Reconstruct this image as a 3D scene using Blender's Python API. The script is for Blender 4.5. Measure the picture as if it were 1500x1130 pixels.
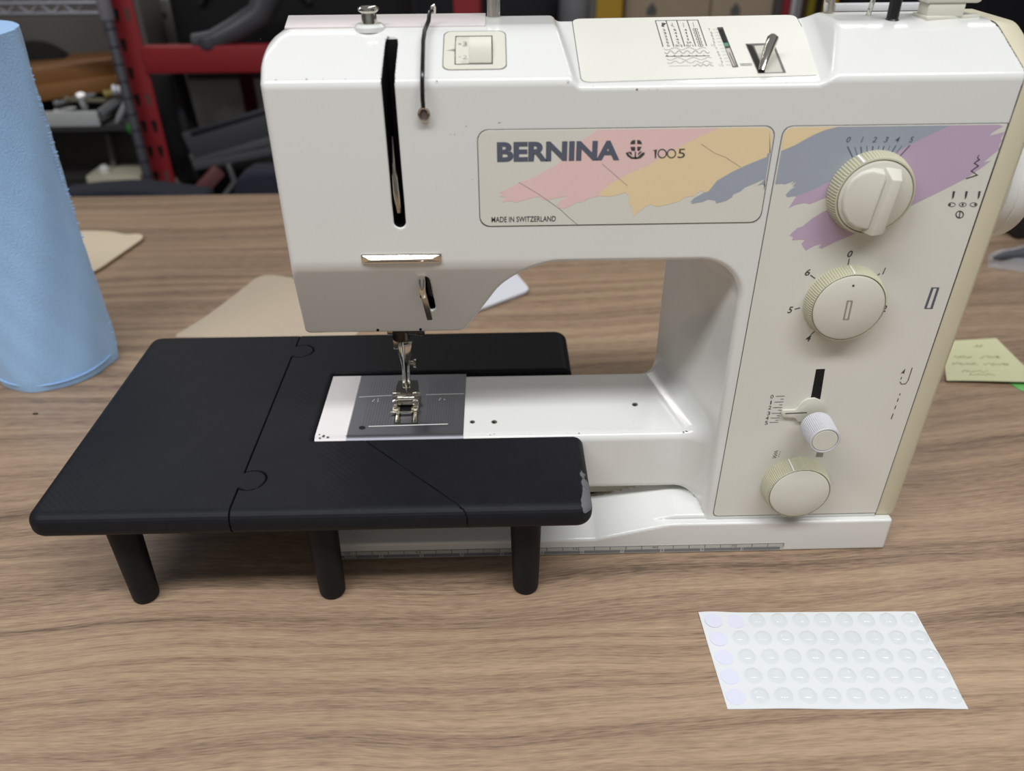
import bpy, bmesh, math, random
import numpy as np
from mathutils import Vector, Matrix

for o in list(bpy.data.objects):
    bpy.data.objects.remove(o)
scene = bpy.context.scene
COL = scene.collection
S = 0.01            # everything below is written in centimetres
random.seed(4)

# ------------------------------------------------------------------ camera
F_PX = 1187.65
CR = np.array([0.9997481404366602, -0.021055733876357167, -0.007766064921705929])
CU = np.array([0.017891061864268365, 0.5388501682415907, 0.8422116159798428])
CF = np.array([0.013548638264011934, 0.8421384400779585, -0.5390911631108912])
CP = np.array([10.28995715, -37.36464137, 36.88422183])
cam = bpy.data.cameras.new('camera')
cam_o = bpy.data.objects.new('camera', cam)
COL.objects.link(cam_o)
cam.sensor_width = 36.0
cam.lens = F_PX / 1500.0 * 36.0
cam.clip_start = 0.01
cam.clip_end = 50
m = Matrix.Identity(4)
for i in range(3):
    m[i][0], m[i][1], m[i][2], m[i][3] = CR[i], CU[i], -CF[i], CP[i] * S
cam_o.matrix_world = m
cam.dof.use_dof = True
cam.dof.focus_distance = 0.455
cam.dof.aperture_fstop = 7.0
scene.camera = cam_o

# ------------------------------------------------------------------ world and lights
w = bpy.data.worlds.new('room_light')
scene.world = w
w.use_nodes = True
w.node_tree.nodes['Background'].inputs[0].default_value = (0.97, 0.985, 1.0, 1)
w.node_tree.nodes['Background'].inputs[1].default_value = 0.22

def area(name, loc, size, power, color, rot=(0, 0, 0)):
    l = bpy.data.lights.new(name, 'AREA')
    l.shape = 'RECTANGLE'
    l.size, l.size_y = size
    l.energy = power
    l.color = color
    o = bpy.data.objects.new(name, l)
    o.location = loc
    o.rotation_euler = rot
    COL.objects.link(o)
    return o
area('ceiling_lamp', (-0.75, -0.75, 1.75), (1.25, 0.3), 22.6, (0.97, 0.985, 1.0))
area('ceiling_lamp', (0.65, -0.75, 1.75), (1.25, 0.3), 22.6, (0.97, 0.985, 1.0))
area('ceiling_lamp', (1.35, 1.9, 1.75), (1.25, 0.16), 8, (1.0, 0.985, 0.95))
area('ceiling_lamp', (-0.9, 1.9, 1.75), (1.25, 0.16), 10, (1.0, 0.985, 0.95))

scene.view_settings.view_transform = 'Standard'
scene.view_settings.look = 'None'
scene.view_settings.gamma = 1.0
scene.view_settings.use_curve_mapping = False
scene.view_settings.exposure = 0.0

# ------------------------------------------------------------------ helpers: points
def ray(px, py):
    return CF + CR * (px - 750) / F_PX - CU * (py - 565) / F_PX
def atY(px, py, y):
    d = ray(px, py); return CP + d * (y - CP[1]) / d[1]
def atZ(px, py, z):
    d = ray(px, py); return CP + d * (z - CP[2]) / d[2]
def atX(px, py, x):
    d = ray(px, py); return CP + d * (x - CP[0]) / d[0]

class Plane:
    """a real surface with its own axes: p0 origin, u right, v up, n out"""
    def __init__(s, p0, u, v):
        s.p0 = np.array(p0, float)
        s.u = np.array(u, float) / np.linalg.norm(u)
        s.v = np.array(v, float) / np.linalg.norm(v)
        s.n = np.cross(s.u, s.v)
    def px(s, x, y):
        d = ray(x, y)
        t = np.dot(s.p0 - CP, s.n) / np.dot(d, s.n)
        q = CP + d * t - s.p0
        return np.dot(q, s.u), np.dot(q, s.v)
    def pt(s, a, b, h=0.0):
        return s.p0 + s.u * a + s.v * b + s.n * h

# ------------------------------------------------------------------ helpers: materials
def lin(c):
    return tuple(((x / 255) / 12.92 if x / 255 <= 0.04045 else ((x / 255 + 0.055) / 1.055) ** 2.4) for x in c)
MATS = {}
def mat(name, rgb, rough=0.5, metal=0.0, vary=0.06, scale=40.0, bump=0.0, bscale=400.0, coat=0.0, alpha=None, trans=0.0, sub=0.0, ior=1.45):
    if name in MATS: return MATS[name]
    M = bpy.data.materials.new(name); M.use_nodes = True
    nt = M.node_tree; N = nt.nodes; L = nt.links
    b = N['Principled BSDF']
    c = lin(rgb)
    tc = N.new('ShaderNodeTexCoord')
    nz = N.new('ShaderNodeTexNoise'); nz.inputs['Scale'].default_value = scale; nz.inputs['Detail'].default_value = 4
    L.new(tc.outputs['Object'], nz.inputs['Vector'])
    mx = N.new('ShaderNodeMix'); mx.data_type = 'RGBA'
    mx.inputs['A'].default_value = tuple(x * (1 - vary) for x in c) + (1,)
    mx.inputs['B'].default_value = tuple(min(1, x * (1 + vary)) for x in c) + (1,)
    L.new(nz.outputs['Fac'], mx.inputs['Factor'])
    L.new(mx.outputs['Result'], b.inputs['Base Color'])
    b.inputs['Roughness'].default_value = rough
    b.inputs['Metallic'].default_value = metal
    b.inputs['IOR'].default_value = ior
    if coat: b.inputs['Coat Weight'].default_value = coat; b.inputs['Coat Roughness'].default_value = 0.08
    if trans: b.inputs['Transmission Weight'].default_value = trans
    if alpha is not None: b.inputs['Alpha'].default_value = alpha
    if bump:
        n2 = N.new('ShaderNodeTexNoise'); n2.inputs['Scale'].default_value = bscale; n2.inputs['Detail'].default_value = 5
        L.new(tc.outputs['Object'], n2.inputs['Vector'])
        bp = N.new('ShaderNodeBump'); bp.inputs['Strength'].default_value = bump; bp.inputs['Distance'].default_value = 0.0006
        L.new(n2.outputs['Fac'], bp.inputs['Height']); L.new(bp.outputs['Normal'], b.inputs['Normal'])
    MATS[name] = M
    return M

def wood_material():
    M = bpy.data.materials.new('walnut_laminate'); M.use_nodes = True
    nt = M.node_tree; N = nt.nodes; L = nt.links; b = N['Principled BSDF']
    tc = N.new('ShaderNodeTexCoord')
    def noise(sc, rot, detail, dist=0.0, rough=0.6):
        mp = N.new('ShaderNodeMapping'); mp.inputs['Scale'].default_value = sc; mp.inputs['Rotation'].default_value = (0, 0, rot)
        L.new(tc.outputs['Object'], mp.inputs['Vector'])
        n = N.new('ShaderNodeTexNoise'); n.inputs['Scale'].default_value = 1; n.inputs['Detail'].default_value = detail
        n.inputs['Distortion'].default_value = dist; n.inputs['Roughness'].default_value = rough
        L.new(mp.outputs['Vector'], n.inputs['Vector']); return n
    def math_(op, a, c):
        n = N.new('ShaderNodeMath'); n.operation = op
        for i, v in enumerate((a, c)):
            if isinstance(v, (int, float)): n.inputs[i].default_value = v
            else: L.new(v, n.inputs[i])
        return n.outputs[0]
    # the grain coordinate: across the boards, bent by a slow waviness and slanting a little
    W1 = noise((2.2, 5.0, 1), 0, 2, 0.0, 0.5)
    sp = N.new('ShaderNodeSeparateXYZ'); L.new(tc.outputs['Object'], sp.inputs[0])
    h = math_('ADD', sp.outputs['Y'], math_('MULTIPLY', sp.outputs['X'], -0.055))
    h = math_('ADD', h, math_('MULTIPLY', W1.outputs['Fac'], 0.075))
    def grain(sx, sy, detail, rough=0.55):
        cb = N.new('ShaderNodeCombineXYZ'); L.new(math_('MULTIPLY', sp.outputs['X'], sx), cb.inputs[0]); L.new(math_('MULTIPLY', h, sy), cb.inputs[1])
        n = N.new('ShaderNodeTexNoise'); n.inputs['Scale'].default_value = 1; n.inputs['Detail'].default_value = detail; n.inputs['Roughness'].default_value = rough
        L.new(cb.outputs[0], n.inputs['Vector']); return n
    A = grain(0.9, 70, 3)
    B = grain(2.5, 190, 3)
    C = grain(45, 900, 2)
    D = grain(1.0, 14, 2)
    E_ = grain(110, 1700, 1)
    s = math_('MULTIPLY', A.outputs['Fac'], 0.28)
    s = math_('ADD', s, math_('MULTIPLY', B.outputs['Fac'], 0.18))
    s = math_('ADD', s, math_('MULTIPLY', C.outputs['Fac'], 0.20))
    s = math_('ADD', s, math_('MULTIPLY', D.outputs['Fac'], 0.18))
    s = math_('ADD', s, math_('MULTIPLY', E_.outputs['Fac'], 0.16))
    ramp = N.new('ShaderNodeValToRGB'); cr = ramp.color_ramp
    cr.elements[0].position = 0.385; cr.elements[0].color = lin((97, 79, 64)) + (1,)
    cr.elements[1].position = 0.64; cr.elements[1].color = lin((194, 167, 138)) + (1,)
    e = cr.elements.new(0.46); e.color = lin((145, 121, 100)) + (1,)
    e = cr.elements.new(0.53); e.color = lin((171, 145, 119)) + (1,)
    L.new(s, ramp.inputs['Fac']); L.new(ramp.outputs['Color'], b.inputs['Base Color'])
    b.inputs['Roughness'].default_value = 0.42
    bp = N.new('ShaderNodeBump'); bp.inputs['Strength'].default_value = 0.12; bp.inputs['Distance'].default_value = 0.0004
    L.new(C.outputs['Fac'], bp.inputs['Height']); L.new(bp.outputs['Normal'], b.inputs['Normal'])
    return M

def print_material(worn):
    """black 3D-printed plastic with diagonal infill lines; worn adds scuffed grey on the rounded outer corner"""
    M = bpy.data.materials.new('black_printed_plastic' + ('_scuffed' if worn else '')); M.use_nodes = True
    nt = M.node_tree; N = nt.nodes; L = nt.links; b = N['Principled BSDF']
    tc = N.new('ShaderNodeTexCoord')
    geo = N.new('ShaderNodeNewGeometry')
    sep = N.new('ShaderNodeSeparateXYZ'); L.new(geo.outputs['Normal'], sep.inputs[0])
    wv = N.new('ShaderNodeTexWave'); wv.wave_type = 'BANDS'; wv.bands_direction = 'DIAGONAL'
    mp = N.new('ShaderNodeMapping'); mp.inputs['Scale'].default_value = (1, 1, 0)
    L.new(tc.outputs['Object'], mp.inputs['Vector']); L.new(mp.outputs['Vector'], wv.inputs['Vector'])
    wv.inputs['Scale'].default_value = 150; wv.inputs['Distortion'].default_value = 0.6; wv.inputs['Detail'].default_value = 2
    wz = N.new('ShaderNodeTexWave'); wz.bands_direction = 'Z'; wz.inputs['Scale'].default_value = 250
    L.new(tc.outputs['Object'], wz.inputs['Vector'])
    st = N.new('ShaderNodeMath'); st.operation = 'GREATER_THAN'; st.inputs[1].default_value = 0.9
    L.new(sep.outputs['Z'], st.inputs[0])
    mx = N.new('ShaderNodeMix'); L.new(st.outputs[0], mx.inputs['Factor'])
    L.new(wz.outputs['Fac'], mx.inputs['A']); L.new(wv.outputs['Fac'], mx.inputs['B'])
    bp = N.new('ShaderNodeBump'); bp.inputs['Strength'].default_value = 0.24; bp.inputs['Distance'].default_value = 0.0002
    L.new(mx.outputs['Result'], bp.inputs['Height']); L.new(bp.outputs['Normal'], b.inputs['Normal'])
    nz = N.new('ShaderNodeTexNoise'); nz.inputs['Scale'].default_value = 120; nz.inputs['Detail'].default_value = 5
    L.new(tc.outputs['Object'], nz.inputs['Vector'])
    cm = N.new('ShaderNodeMix'); cm.data_type = 'RGBA'
    cm.inputs['A'].default_value = lin((21, 22, 26)) + (1,); cm.inputs['B'].default_value = lin((31, 32, 37)) + (1,)
    L.new(nz.outputs['Fac'], cm.inputs['Factor'])
    b.inputs['Roughness'].default_value = 0.52; b.inputs['Specular IOR Level'].default_value = 0.17
    out = cm.outputs['Result']
    if worn:
        s2 = N.new('ShaderNodeSeparateXYZ'); L.new(tc.outputs['Object'], s2.inputs[0])
        n3 = N.new('ShaderNodeTexNoise'); n3.inputs['Scale'].default_value = 90; n3.inputs['Detail'].default_value = 6
        L.new(tc.outputs['Object'], n3.inputs['Vector'])
        # object x reaches +0.151 at the wing's end, front edge at y = -0.046
        a = N.new('ShaderNodeMapRange'); a.inputs['From Min'].default_value = 0.143; a.inputs['From Max'].default_value = 0.1475
        L.new(s2.outputs['X'], a.inputs['Value'])
        y = N.new('ShaderNodeMapRange'); y.inputs['From Min'].default_value = 0.018; y.inputs['From Max'].default_value = -0.045
        y.inputs['To Min'].default_value = 0.0; y.inputs['To Max'].default_value = 0.72
        L.new(s2.outputs['Y'], y.inputs['Value'])
        z = N.new('ShaderNodeMapRange'); z.inputs['From Min'].default_value = 0.0742; z.inputs['From Max'].default_value = 0.0765
        L.new(s2.outputs['Z'], z.inputs['Value'])
        p1 = N.new('ShaderNodeMath'); p1.operation = 'MULTIPLY'; L.new(a.outputs[0], p1.inputs[0]); L.new(y.outputs[0], p1.inputs[1])
        p2 = N.new('ShaderNodeMath'); p2.operation = 'MULTIPLY'; L.new(p1.outputs[0], p2.inputs[0]); L.new(z.outputs[0], p2.inputs[1])
        p3 = N.new('ShaderNodeMath'); p3.operation = 'SUBTRACT'; L.new(p2.outputs[0], p3.inputs[0]); L.new(n3.outputs['Fac'], p3.inputs[1])
        p4 = N.new('ShaderNodeMapRange'); p4.inputs['From Min'].default_value = -0.10; p4.inputs['From Max'].default_value = -0.05
        L.new(p3.outputs[0], p4.inputs['Value'])
        c2 = N.new('ShaderNodeMix'); c2.data_type = 'RGBA'; c2.inputs['B'].default_value = lin((112, 112, 116)) + (1,)
        L.new(out, c2.inputs['A']); L.new(p4.outputs[0], c2.inputs['Factor']); out = c2.outputs['Result']
    L.new(out, b.inputs['Base Color'])
    return M

def towel_material():
    M = mat('blue_shop_towel', (164, 204, 250), 0.95, vary=0.1, scale=500, bump=0.9, bscale=900)
    M.node_tree.nodes['Principled BSDF'].inputs['Sheen Weight'].default_value = 0.25
    return M

WOOD = wood_material()
BLACK_PLASTIC = print_material(False)
BLACK_WORN = print_material(True)
WHITE = mat('glossy_white_enamel', (228, 228, 224), 0.22, vary=0.015, scale=12, coat=0.4)
CREAM = mat('aged_cream_plastic', (214, 206, 179), 0.42, vary=0.03)
CREAM_LIGHT = mat('pale_cream_plastic', (216, 214, 200), 0.42, vary=0.02)
PLATE = mat('brushed_light_plate', (224, 222, 212), 0.34, vary=0.03, scale=25)
IVORY = mat('ivory_printed_plate', (226, 224, 214), 0.38, vary=0.02)
SEAM = mat('dark_seam_gap', (74, 72, 66), 0.8)
VOID = mat('unlit_hole_black', (8, 8, 9), 0.6)  # flat black colour stands in for the unlit depth of slots and holes
GAPM = mat('beige_inner_casting', (176, 172, 156), 0.6)
CHROME = mat('polished_chrome', (222, 218, 208), 0.12, 1.0, vary=0.03)
STEEL = mat('worn_steel', (186, 180, 166), 0.25, 1.0, vary=0.08, scale=200)
DIAL = mat('grey_beige_dial_plastic', (196, 193, 168), 0.42, vary=0.03)
DARKSTEEL = mat('dark_oxidised_steel', (88, 80, 76), 0.3, 1.0, vary=0.1, scale=200)
PLATEMETAL = mat('grey_needle_plate_steel', (112, 112, 118), 0.42, 1.0, vary=0.05)
INK = mat('slate_printing_ink', (92, 98, 112), 0.5)
INKDARK = mat('dark_grey_printing_ink', (74, 72, 74), 0.5)
INKFADE = mat('faded_grey_printing_ink', (150, 146, 138), 0.5)
PAINTW = mat('white_marking_paint', (236, 236, 232), 0.5)
PINK = mat('pastel_pink_print', (239, 205, 201), 0.36, vary=0.03, scale=25)
YELL = mat('pastel_yellow_print', (240, 218, 175), 0.36, vary=0.03, scale=25)
BLUE = mat('pastel_slate_blue_print', (165, 172, 184), 0.36, vary=0.03, scale=25)
PURP = mat('pastel_mauve_print', (195, 173, 196), 0.36, vary=0.03, scale=25)
CHIP = mat('bare_metal_paint_chip', (84, 80, 76), 0.6, vary=0.2, scale=400)
TOWEL = towel_material()

# ------------------------------------------------------------------ helpers: geometry
class G:
    """collects shapes (cm, world position); build() links them as ONE mesh object"""
    def __init__(s): s.v = []; s.f = []
    def add(s, v, f):
        o = len(s.v); s.v += [tuple(map(float, p)) for p in v]; s.f += [tuple(i + o for i in q) for q in f]; return s
    def box(s, a, b):
        x0, y0, z0 = a; x1, y1, z1 = b
        v = [(x0, y0, z0), (x1, y0, z0), (x1, y1, z0), (x0, y1, z0), (x0, y0, z1), (x1, y0, z1), (x1, y1, z1), (x0, y1, z1)]
        return s.add(v, [(3, 2, 1, 0), (4, 5, 6, 7), (0, 1, 5, 4), (1, 2, 6, 5), (2, 3, 7, 6), (3, 0, 4, 7)])
    def bar(s, p, q, wx, wy, up=(0, 0, 1)):
        """a straight bar of section wx (sideways) by wy (along up)"""
        p = np.array(p, float); q = np.array(q, float); d = (q - p) / np.linalg.norm(q - p)
        side = np.cross(d, np.array(up, float))
        if np.linalg.norm(side) < 1e-6: side = np.array([1.0, 0, 0])
        side /= np.linalg.norm(side); u = np.cross(side, d)
        v = []
        for c in (p, q):
            for a, b in ((-1, -1), (1, -1), (1, 1), (-1, 1)): v.append(c + side * a * wx / 2 + u * b * wy / 2)
        return s.add(v, [(3, 2, 1, 0), (4, 5, 6, 7), (0, 1, 5, 4), (1, 2, 6, 5), (2, 3, 7, 6), (3, 0, 4, 7)])
    def prism(s, poly, d):
        """poly: 3D points of a flat outline; d: offset vector that gives the thickness"""
        n = len(poly); poly = [np.array(p, float) for p in poly]; d = np.array(d, float)
        nrm = sum(np.cross(poly[i], poly[(i + 1) % n]) for i in range(n))
        if np.dot(nrm, d) < 0: poly = poly[::-1]
        v = poly + [p + d for p in poly]
        f = [tuple(range(n - 1, -1, -1)), tuple(range(n, 2 * n))] + [(i, (i + 1) % n, n + (i + 1) % n, n + i) for i in range(n)]
        return s.add(v, f)
    def lathe(s, p, axis, prof, seg=40, rib=0.0, ribs=0, ribrows=()):
        """prof: (radius, distance along axis) pairs; optional knurling on the given profile rows"""
        p = np.array(p, float); a = np.array(axis, float); a /= np.linalg.norm(a)
        t = np.array([0, 0, 1.0]) if abs(a[2]) < 0.9 else np.array([1.0, 0, 0])
        e1 = np.cross(a, t); e1 /= np.linalg.norm(e1); e2 = np.cross(a, e1)
        if ribs: seg = ribs * 4
        v = []
        for k, (r, h) in enumerate(prof):
            for i in range(seg):
                th = 2 * math.pi * i / seg
                rr = r - (rib if (ribs and k in ribrows and i % 4 in (2, 3)) else 0)
                v.append(p + a * h + (e1 * math.cos(th) + e2 * math.sin(th)) * rr)
        f = []
        for k in range(len(prof) - 1):
            for i in range(seg):
                j = (i + 1) % seg
                f.append((k * seg + i, k * seg + j, (k + 1) * seg + j, (k + 1) * seg + i))
        f.append(tuple(range(seg - 1, -1, -1))); f.append(tuple((len(prof) - 1) * seg + i for i in range(seg)))
        return s.add(v, f)
    def tube(s, pts, r, seg=10):
        pts = [np.array(p, float) for p in pts]; n = len(pts); v = []; prev = None
        for i, p in enumerate(pts):
            d = pts[min(i + 1, n - 1)] - pts[max(i - 1, 0)]; d /= np.linalg.norm(d)
            if prev is None:
                t = np.array([0, 0, 1.0]) if abs(d[2]) < 0.9 else np.array([1.0, 0, 0]); e = np.cross(d, t)
            else: e = prev - d * np.dot(prev, d)
            e /= np.linalg.norm(e); prev = e; g = np.cross(d, e)
            rr = r[i] if isinstance(r, (list, tuple)) else r
            for k in range(seg):
                th = 2 * math.pi * k / seg; v.append(p + (e * math.cos(th) + g * math.sin(th)) * rr)
        f = [(i * seg + k, i * seg + (k + 1) % seg, (i + 1) * seg + (k + 1) % seg, (i + 1) * seg + k) for i in range(n - 1) for k in range(seg)]
        f += [tuple(range(seg - 1, -1, -1)), tuple((n - 1) * seg + k for k in range(seg))]
        return s.add(v, f)
    def build(s, name, m, parent=None, bevel=0.0, seg=2, angle=35):
        return link(name, s.v, s.f, m, parent, bevel, seg, angle)

def root_of(o):
    while o.parent: o = o.parent
    return o
def link(name, v, f, m, parent=None, bevel=0.0, seg=2, angle=35):
    org = np.array(root_of(parent).location) / S if parent else np.zeros(3)
    me = bpy.data.meshes.new(name)
    me.from_pydata([tuple((np.array(p) - org) * S) for p in v], [], f)
    if bevel or True:
        bm = bmesh.new(); bm.from_mesh(me)
        bmesh.ops.recalc_face_normals(bm, faces=bm.faces)
        if bevel:
            ed = [e for e in bm.edges if len(e.link_faces) == 2 and e.calc_face_angle(0) > math.radians(30)]
            bmesh.ops.bevel(bm, geom=ed, offset=bevel * S, segments=seg, profile=0.5, affect='EDGES', clamp_overlap=True)
        bm.to_mesh(me); bm.free()
    me.polygons.foreach_set('use_smooth', [True] * len(me.polygons))
    me.set_sharp_from_angle(angle=math.radians(angle))
    me.materials.append(m)
    o = bpy.data.objects.new(name, me); COL.objects.link(o)
    if parent: o.parent = parent
    return o
def tag(o, label=None, cat=None, group=None, kind=None):
    if label: o['label'] = label
    if cat: o['category'] = cat
    if group: o['group'] = group
    if kind: o['kind'] = kind
    return o
def thing(name, loc, label, cat, group=None):
    o = bpy.data.objects.new(name, None); o.location = tuple(c * S for c in loc); o.empty_display_size = 0.03
    COL.objects.link(o); return tag(o, label, cat, group)

def flat(name, plane, pts, m, parent, h=0.012, px=True, label=None):
    """flat print on a surface, outline given in that surface's coordinates"""
    ab = [plane.px(*p) if px else p for p in pts]
    v = [plane.pt(a, b, h) for a, b in ab]
    o = link(name, v, [tuple(range(len(v)))], m, parent)
    me = o.data
    nrm = me.polygons[0].normal
    if np.dot(np.array(nrm), plane.n) < 0: me.flip_normals()
    if label: o['label'] = label
    return o
def strokes(name, plane, lines, width, m, parent, h=0.014, px=True):
    """printed lines on a surface, one object for each line"""
    for ln in lines:
        g = G(); ab = [np.array(plane.px(*p) if px else p) for p in ln]
        vs = []; n = len(ab)
        for i in range(n):
            d = ab[min(i + 1, n - 1)] - ab[max(i - 1, 0)]; d = d / max(np.linalg.norm(d), 1e-9)
            nn = np.array([-d[1], d[0]]) * width / 2
            if 0 < i < n - 1:
                d1_ = ab[i] - ab[i - 1]; c_ = abs(np.dot(d1_ / max(np.linalg.norm(d1_), 1e-9), d)); nn = nn / max(c_, 0.45)
            vs += [ab[i] - nn, ab[i] + nn]
        g.add([plane.pt(q[0], q[1], h) for q in vs], [(2 * i, 2 * i + 2, 2 * i + 3, 2 * i + 1) for i in range(n - 1)])
        g.build(name, m, parent)
def lettering(name, plane, body, box, m, parent, bold=0.0, shear=0.0, h=0.014, rot=0.0, px=True):
    """text fitted to a box (left, top, right, bottom) on a surface"""
    cu = bpy.data.curves.new('text', 'FONT'); cu.body = body; cu.size = 1; cu.offset = bold; cu.shear = shear; cu.resolution_u = 4
    to = bpy.data.objects.new('text', cu); COL.objects.link(to)
    bpy.context.view_layer.update()
    dg = bpy.context.evaluated_depsgraph_get()
    me0 = bpy.data.meshes.new_from_object(to.evaluated_get(dg))
    V = np.array([tuple(q.co) for q in me0.vertices]); Fc = [tuple(p.vertices) for p in me0.polygons]
    bpy.data.objects.remove(to); bpy.data.curves.remove(cu); bpy.data.meshes.remove(me0)
    mn, mx = V.min(0), V.max(0); V = (V - mn) / np.maximum(mx - mn, 1e-6)
    if px:
        l, t, r, b = box; cx, cy = (l + r) / 2, (t + b) / 2
        A0 = np.array(plane.px(l, cy)); A1 = np.array(plane.px(r, cy)); B0 = np.array(plane.px(cx, b)); B1 = np.array(plane.px(cx, t))
        wd = np.linalg.norm(A1 - A0); ht = np.linalg.norm(B1 - B0); c = (A0 + A1) / 2
    else:
        c = np.array(box[:2]); wd, ht = box[2:]
    if body == '1': wd *= 0.42
    X = (V[:, 0] - 0.5) * wd; Y = (V[:, 1] - 0.5) * ht
    ca, sa = math.cos(rot), math.sin(rot)
    v = [plane.pt(c[0] + x * ca - y * sa, c[1] + x * sa + y * ca, h) for x, y in zip(X, Y)]
    return link(name, v, Fc, m, parent)
def rrect(x0, y0, x1, y1, r, n=5):
    out = []
    for cx, cy, a0 in ((x1 - r, y1 - r, 0), (x0 + r, y1 - r, 90), (x0 + r, y0 + r, 180), (x1 - r, y0 + r, 270)):
        for i in range(n + 1):
            a = math.radians(a0 + 90 * i / n); out.append((cx + r * math.cos(a), cy + r * math.sin(a)))
    return out
def round_poly(pts, r, n=5):
    out = []; pts = [np.array(p, float) for p in pts]; N = len(pts)
    for i in range(N):
        p, a, b = pts[i], pts[i - 1], pts[(i + 1) % N]
        da = (a - p) / np.linalg.norm(a - p); db = (b - p) / np.linalg.norm(b - p)
        rr = r[i] if isinstance(r, (list, tuple)) else r
        rr = min(rr, 0.45 * np.linalg.norm(a - p), 0.45 * np.linalg.norm(b - p))
        for k in range(n + 1):
            t = k / n; out.append((1 - t) ** 2 * (p + da * rr) + 2 * t * (1 - t) * p + t * t * (p + db * rr))
    return out

# signed-distance modelling (smooth moulded shells)
def smin(a, b, r): return np.maximum(r, np.minimum(a, b)) - np.sqrt(np.maximum(r - a, 0) ** 2 + np.maximum(r - b, 0) ** 2)
def smax(a, b, r): return -smin(-a, -b, r)
def sbox(x, y, z, a, b, r):
    qx = np.abs(x - (a[0] + b[0]) / 2) - (b[0] - a[0]) / 2 + r
    qy = np.abs(y - (a[1] + b[1]) / 2) - (b[1] - a[1]) / 2 + r
    qz = np.abs(z - (a[2] + b[2]) / 2) - (b[2] - a[2]) / 2 + r
    return np.sqrt(np.maximum(qx, 0) ** 2 + np.maximum(qy, 0) ** 2 + np.maximum(qz, 0) ** 2) + np.minimum(np.maximum(qx, np.maximum(qy, qz)), 0) - r
def surface(fn, lo, hi, h):
    """naive surface nets, vertices then snapped to the exact surface; returns verts, quads, normals"""
    n = [int(math.ceil((hi[i] - lo[i]) / h)) + 1 for i in range(3)]
    ax = [(lo[i] + h * np.arange(n[i])).astype(np.float32) for i in range(3)]
    V = np.empty(n, np.float32); step = 24
    for i in range(0, n[0], step):
        V[i:i + step] = fn(ax[0][i:i + step, None, None], ax[1][None, :, None], ax[2][None, None, :])
    ins = V < 0
    c = [n[i] - 1 for i in range(3)]
    cnt = np.zeros(c, np.int8)
    offs = [(a, b, d) for a in (0, 1) for b in (0, 1) for d in (0, 1)]
    for a, b, d in offs: cnt += ins[a:a + c[0], b:b + c[1], d:d + c[2]]
    act = (cnt > 0) & (cnt < 8)
    I = np.argwhere(act); idx = np.full(c, -1, np.int32); idx[act] = np.arange(len(I))
    P = np.zeros((len(I), 3)); K = np.zeros(len(I))
    for a in range(8):
        for b in range(a + 1, 8):
            da, db = np.array(offs[a]), np.array(offs[b])
            if np.abs(da - db).sum() != 1: continue
            va = V[tuple((I + da).T)]; vb = V[tuple((I + db).T)]; mk = (va < 0) != (vb < 0)
            t = np.where(mk, va / np.where(va == vb, 1, va - vb), 0)
            P += np.where(mk[:, None], I + da + (db - da) * t[:, None], 0); K += mk
    P = np.array(lo) + h * P / K[:, None]
    quads = []
    for k in range(3):
        u, v_ = (k + 1) % 3, (k + 2) % 3
        sl = [slice(1, -1)] * 3; sl[k] = slice(0, -1); s2 = [slice(1, -1)] * 3; s2[k] = slice(1, None)
        A = ins[tuple(sl)]; B = ins[tuple(s2)]
        E = np.argwhere(A != B); flip = A[tuple(E.T)]
        E[:, u] += 1; E[:, v_] += 1
        def cell(du, dv):
            q = E.copy(); q[:, u] -= du; q[:, v_] -= dv; return idx[tuple(q.T)]
        Q = np.stack([cell(1, 1), cell(0, 1), cell(0, 0), cell(1, 0)], 1)
        Q[~flip] = Q[~flip][:, ::-1]; quads.append(Q)
    Q = np.concatenate(quads)
    def grad(P):
        e = 0.02; g = np.empty_like(P)
        for i in range(3):
            d = np.zeros(3); d[i] = e
            g[:, i] = fn(*(P + d).T) - fn(*(P - d).T)
        return g / np.maximum(np.linalg.norm(g, axis=1), 1e-9)[:, None]
    for _ in range(2):
        g = grad(P); f = np.clip(fn(*P.T), -0.3 * h, 0.3 * h); P = P - g * f[:, None]
    return P, Q, grad(P)
def shell(name, fn, lo, hi, h, mats, parent, pick=None):
    P, Q, Nn = surface(fn, lo, hi, h)
    org = np.array(root_of(parent).location) / S if parent else np.zeros(3)
    me = bpy.data.meshes.new(name)
    me.from_pydata(((P - org) * S).tolist(), [], Q.tolist())
    for mm in mats: me.materials.append(mm)
    if pick is not None:
        me.polygons.foreach_set('material_index', pick(P[Q].mean(1)).astype(np.int32))
    me.polygons.foreach_set('use_smooth', [True] * len(me.polygons))
    me.normals_split_custom_set_from_vertices(Nn.tolist())
    o = bpy.data.objects.new(name, me); COL.objects.link(o)
    if parent: o.parent = parent
    return o

# ================================================================== SETTING
fl = G().box((-266, -206, -77), (266, 270, -75)).build('floor', mat('grey_concrete_floor', (112, 108, 102), 0.8, vary=0.12, scale=6), None)
tag(fl, 'grey concrete floor of the workshop', kind='structure')
wb = G().box((-260, 262, -75), (260, 268, 170)).build('wall_back', mat('grey_painted_block_wall', (140, 136, 131), 0.85, vary=0.06, scale=5), None)
tag(wb, 'grey painted back wall of the workshop', kind='structure')

for nm, a_, b_, lab in (('wall_left', (-266, -200, -75), (-260, 262, 175), 'grey painted wall on the left of the workshop'), ('wall_right', (260, -200, -75), (266, 262, 175), 'grey painted wall on the right of the workshop'), ('wall_front', (-260, -206, -75), (260, -200, 175), 'pale grey painted wall behind the photographer')):
    tag(G().box(a_, b_).build(nm, mat('pale_grey_wall_paint' if nm == 'wall_front' else 'warm_grey_wall_paint', (160, 160, 160) if nm == 'wall_front' else (120, 117, 112), 0.85, vary=0.06, scale=5), None), lab, kind='structure')

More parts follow.
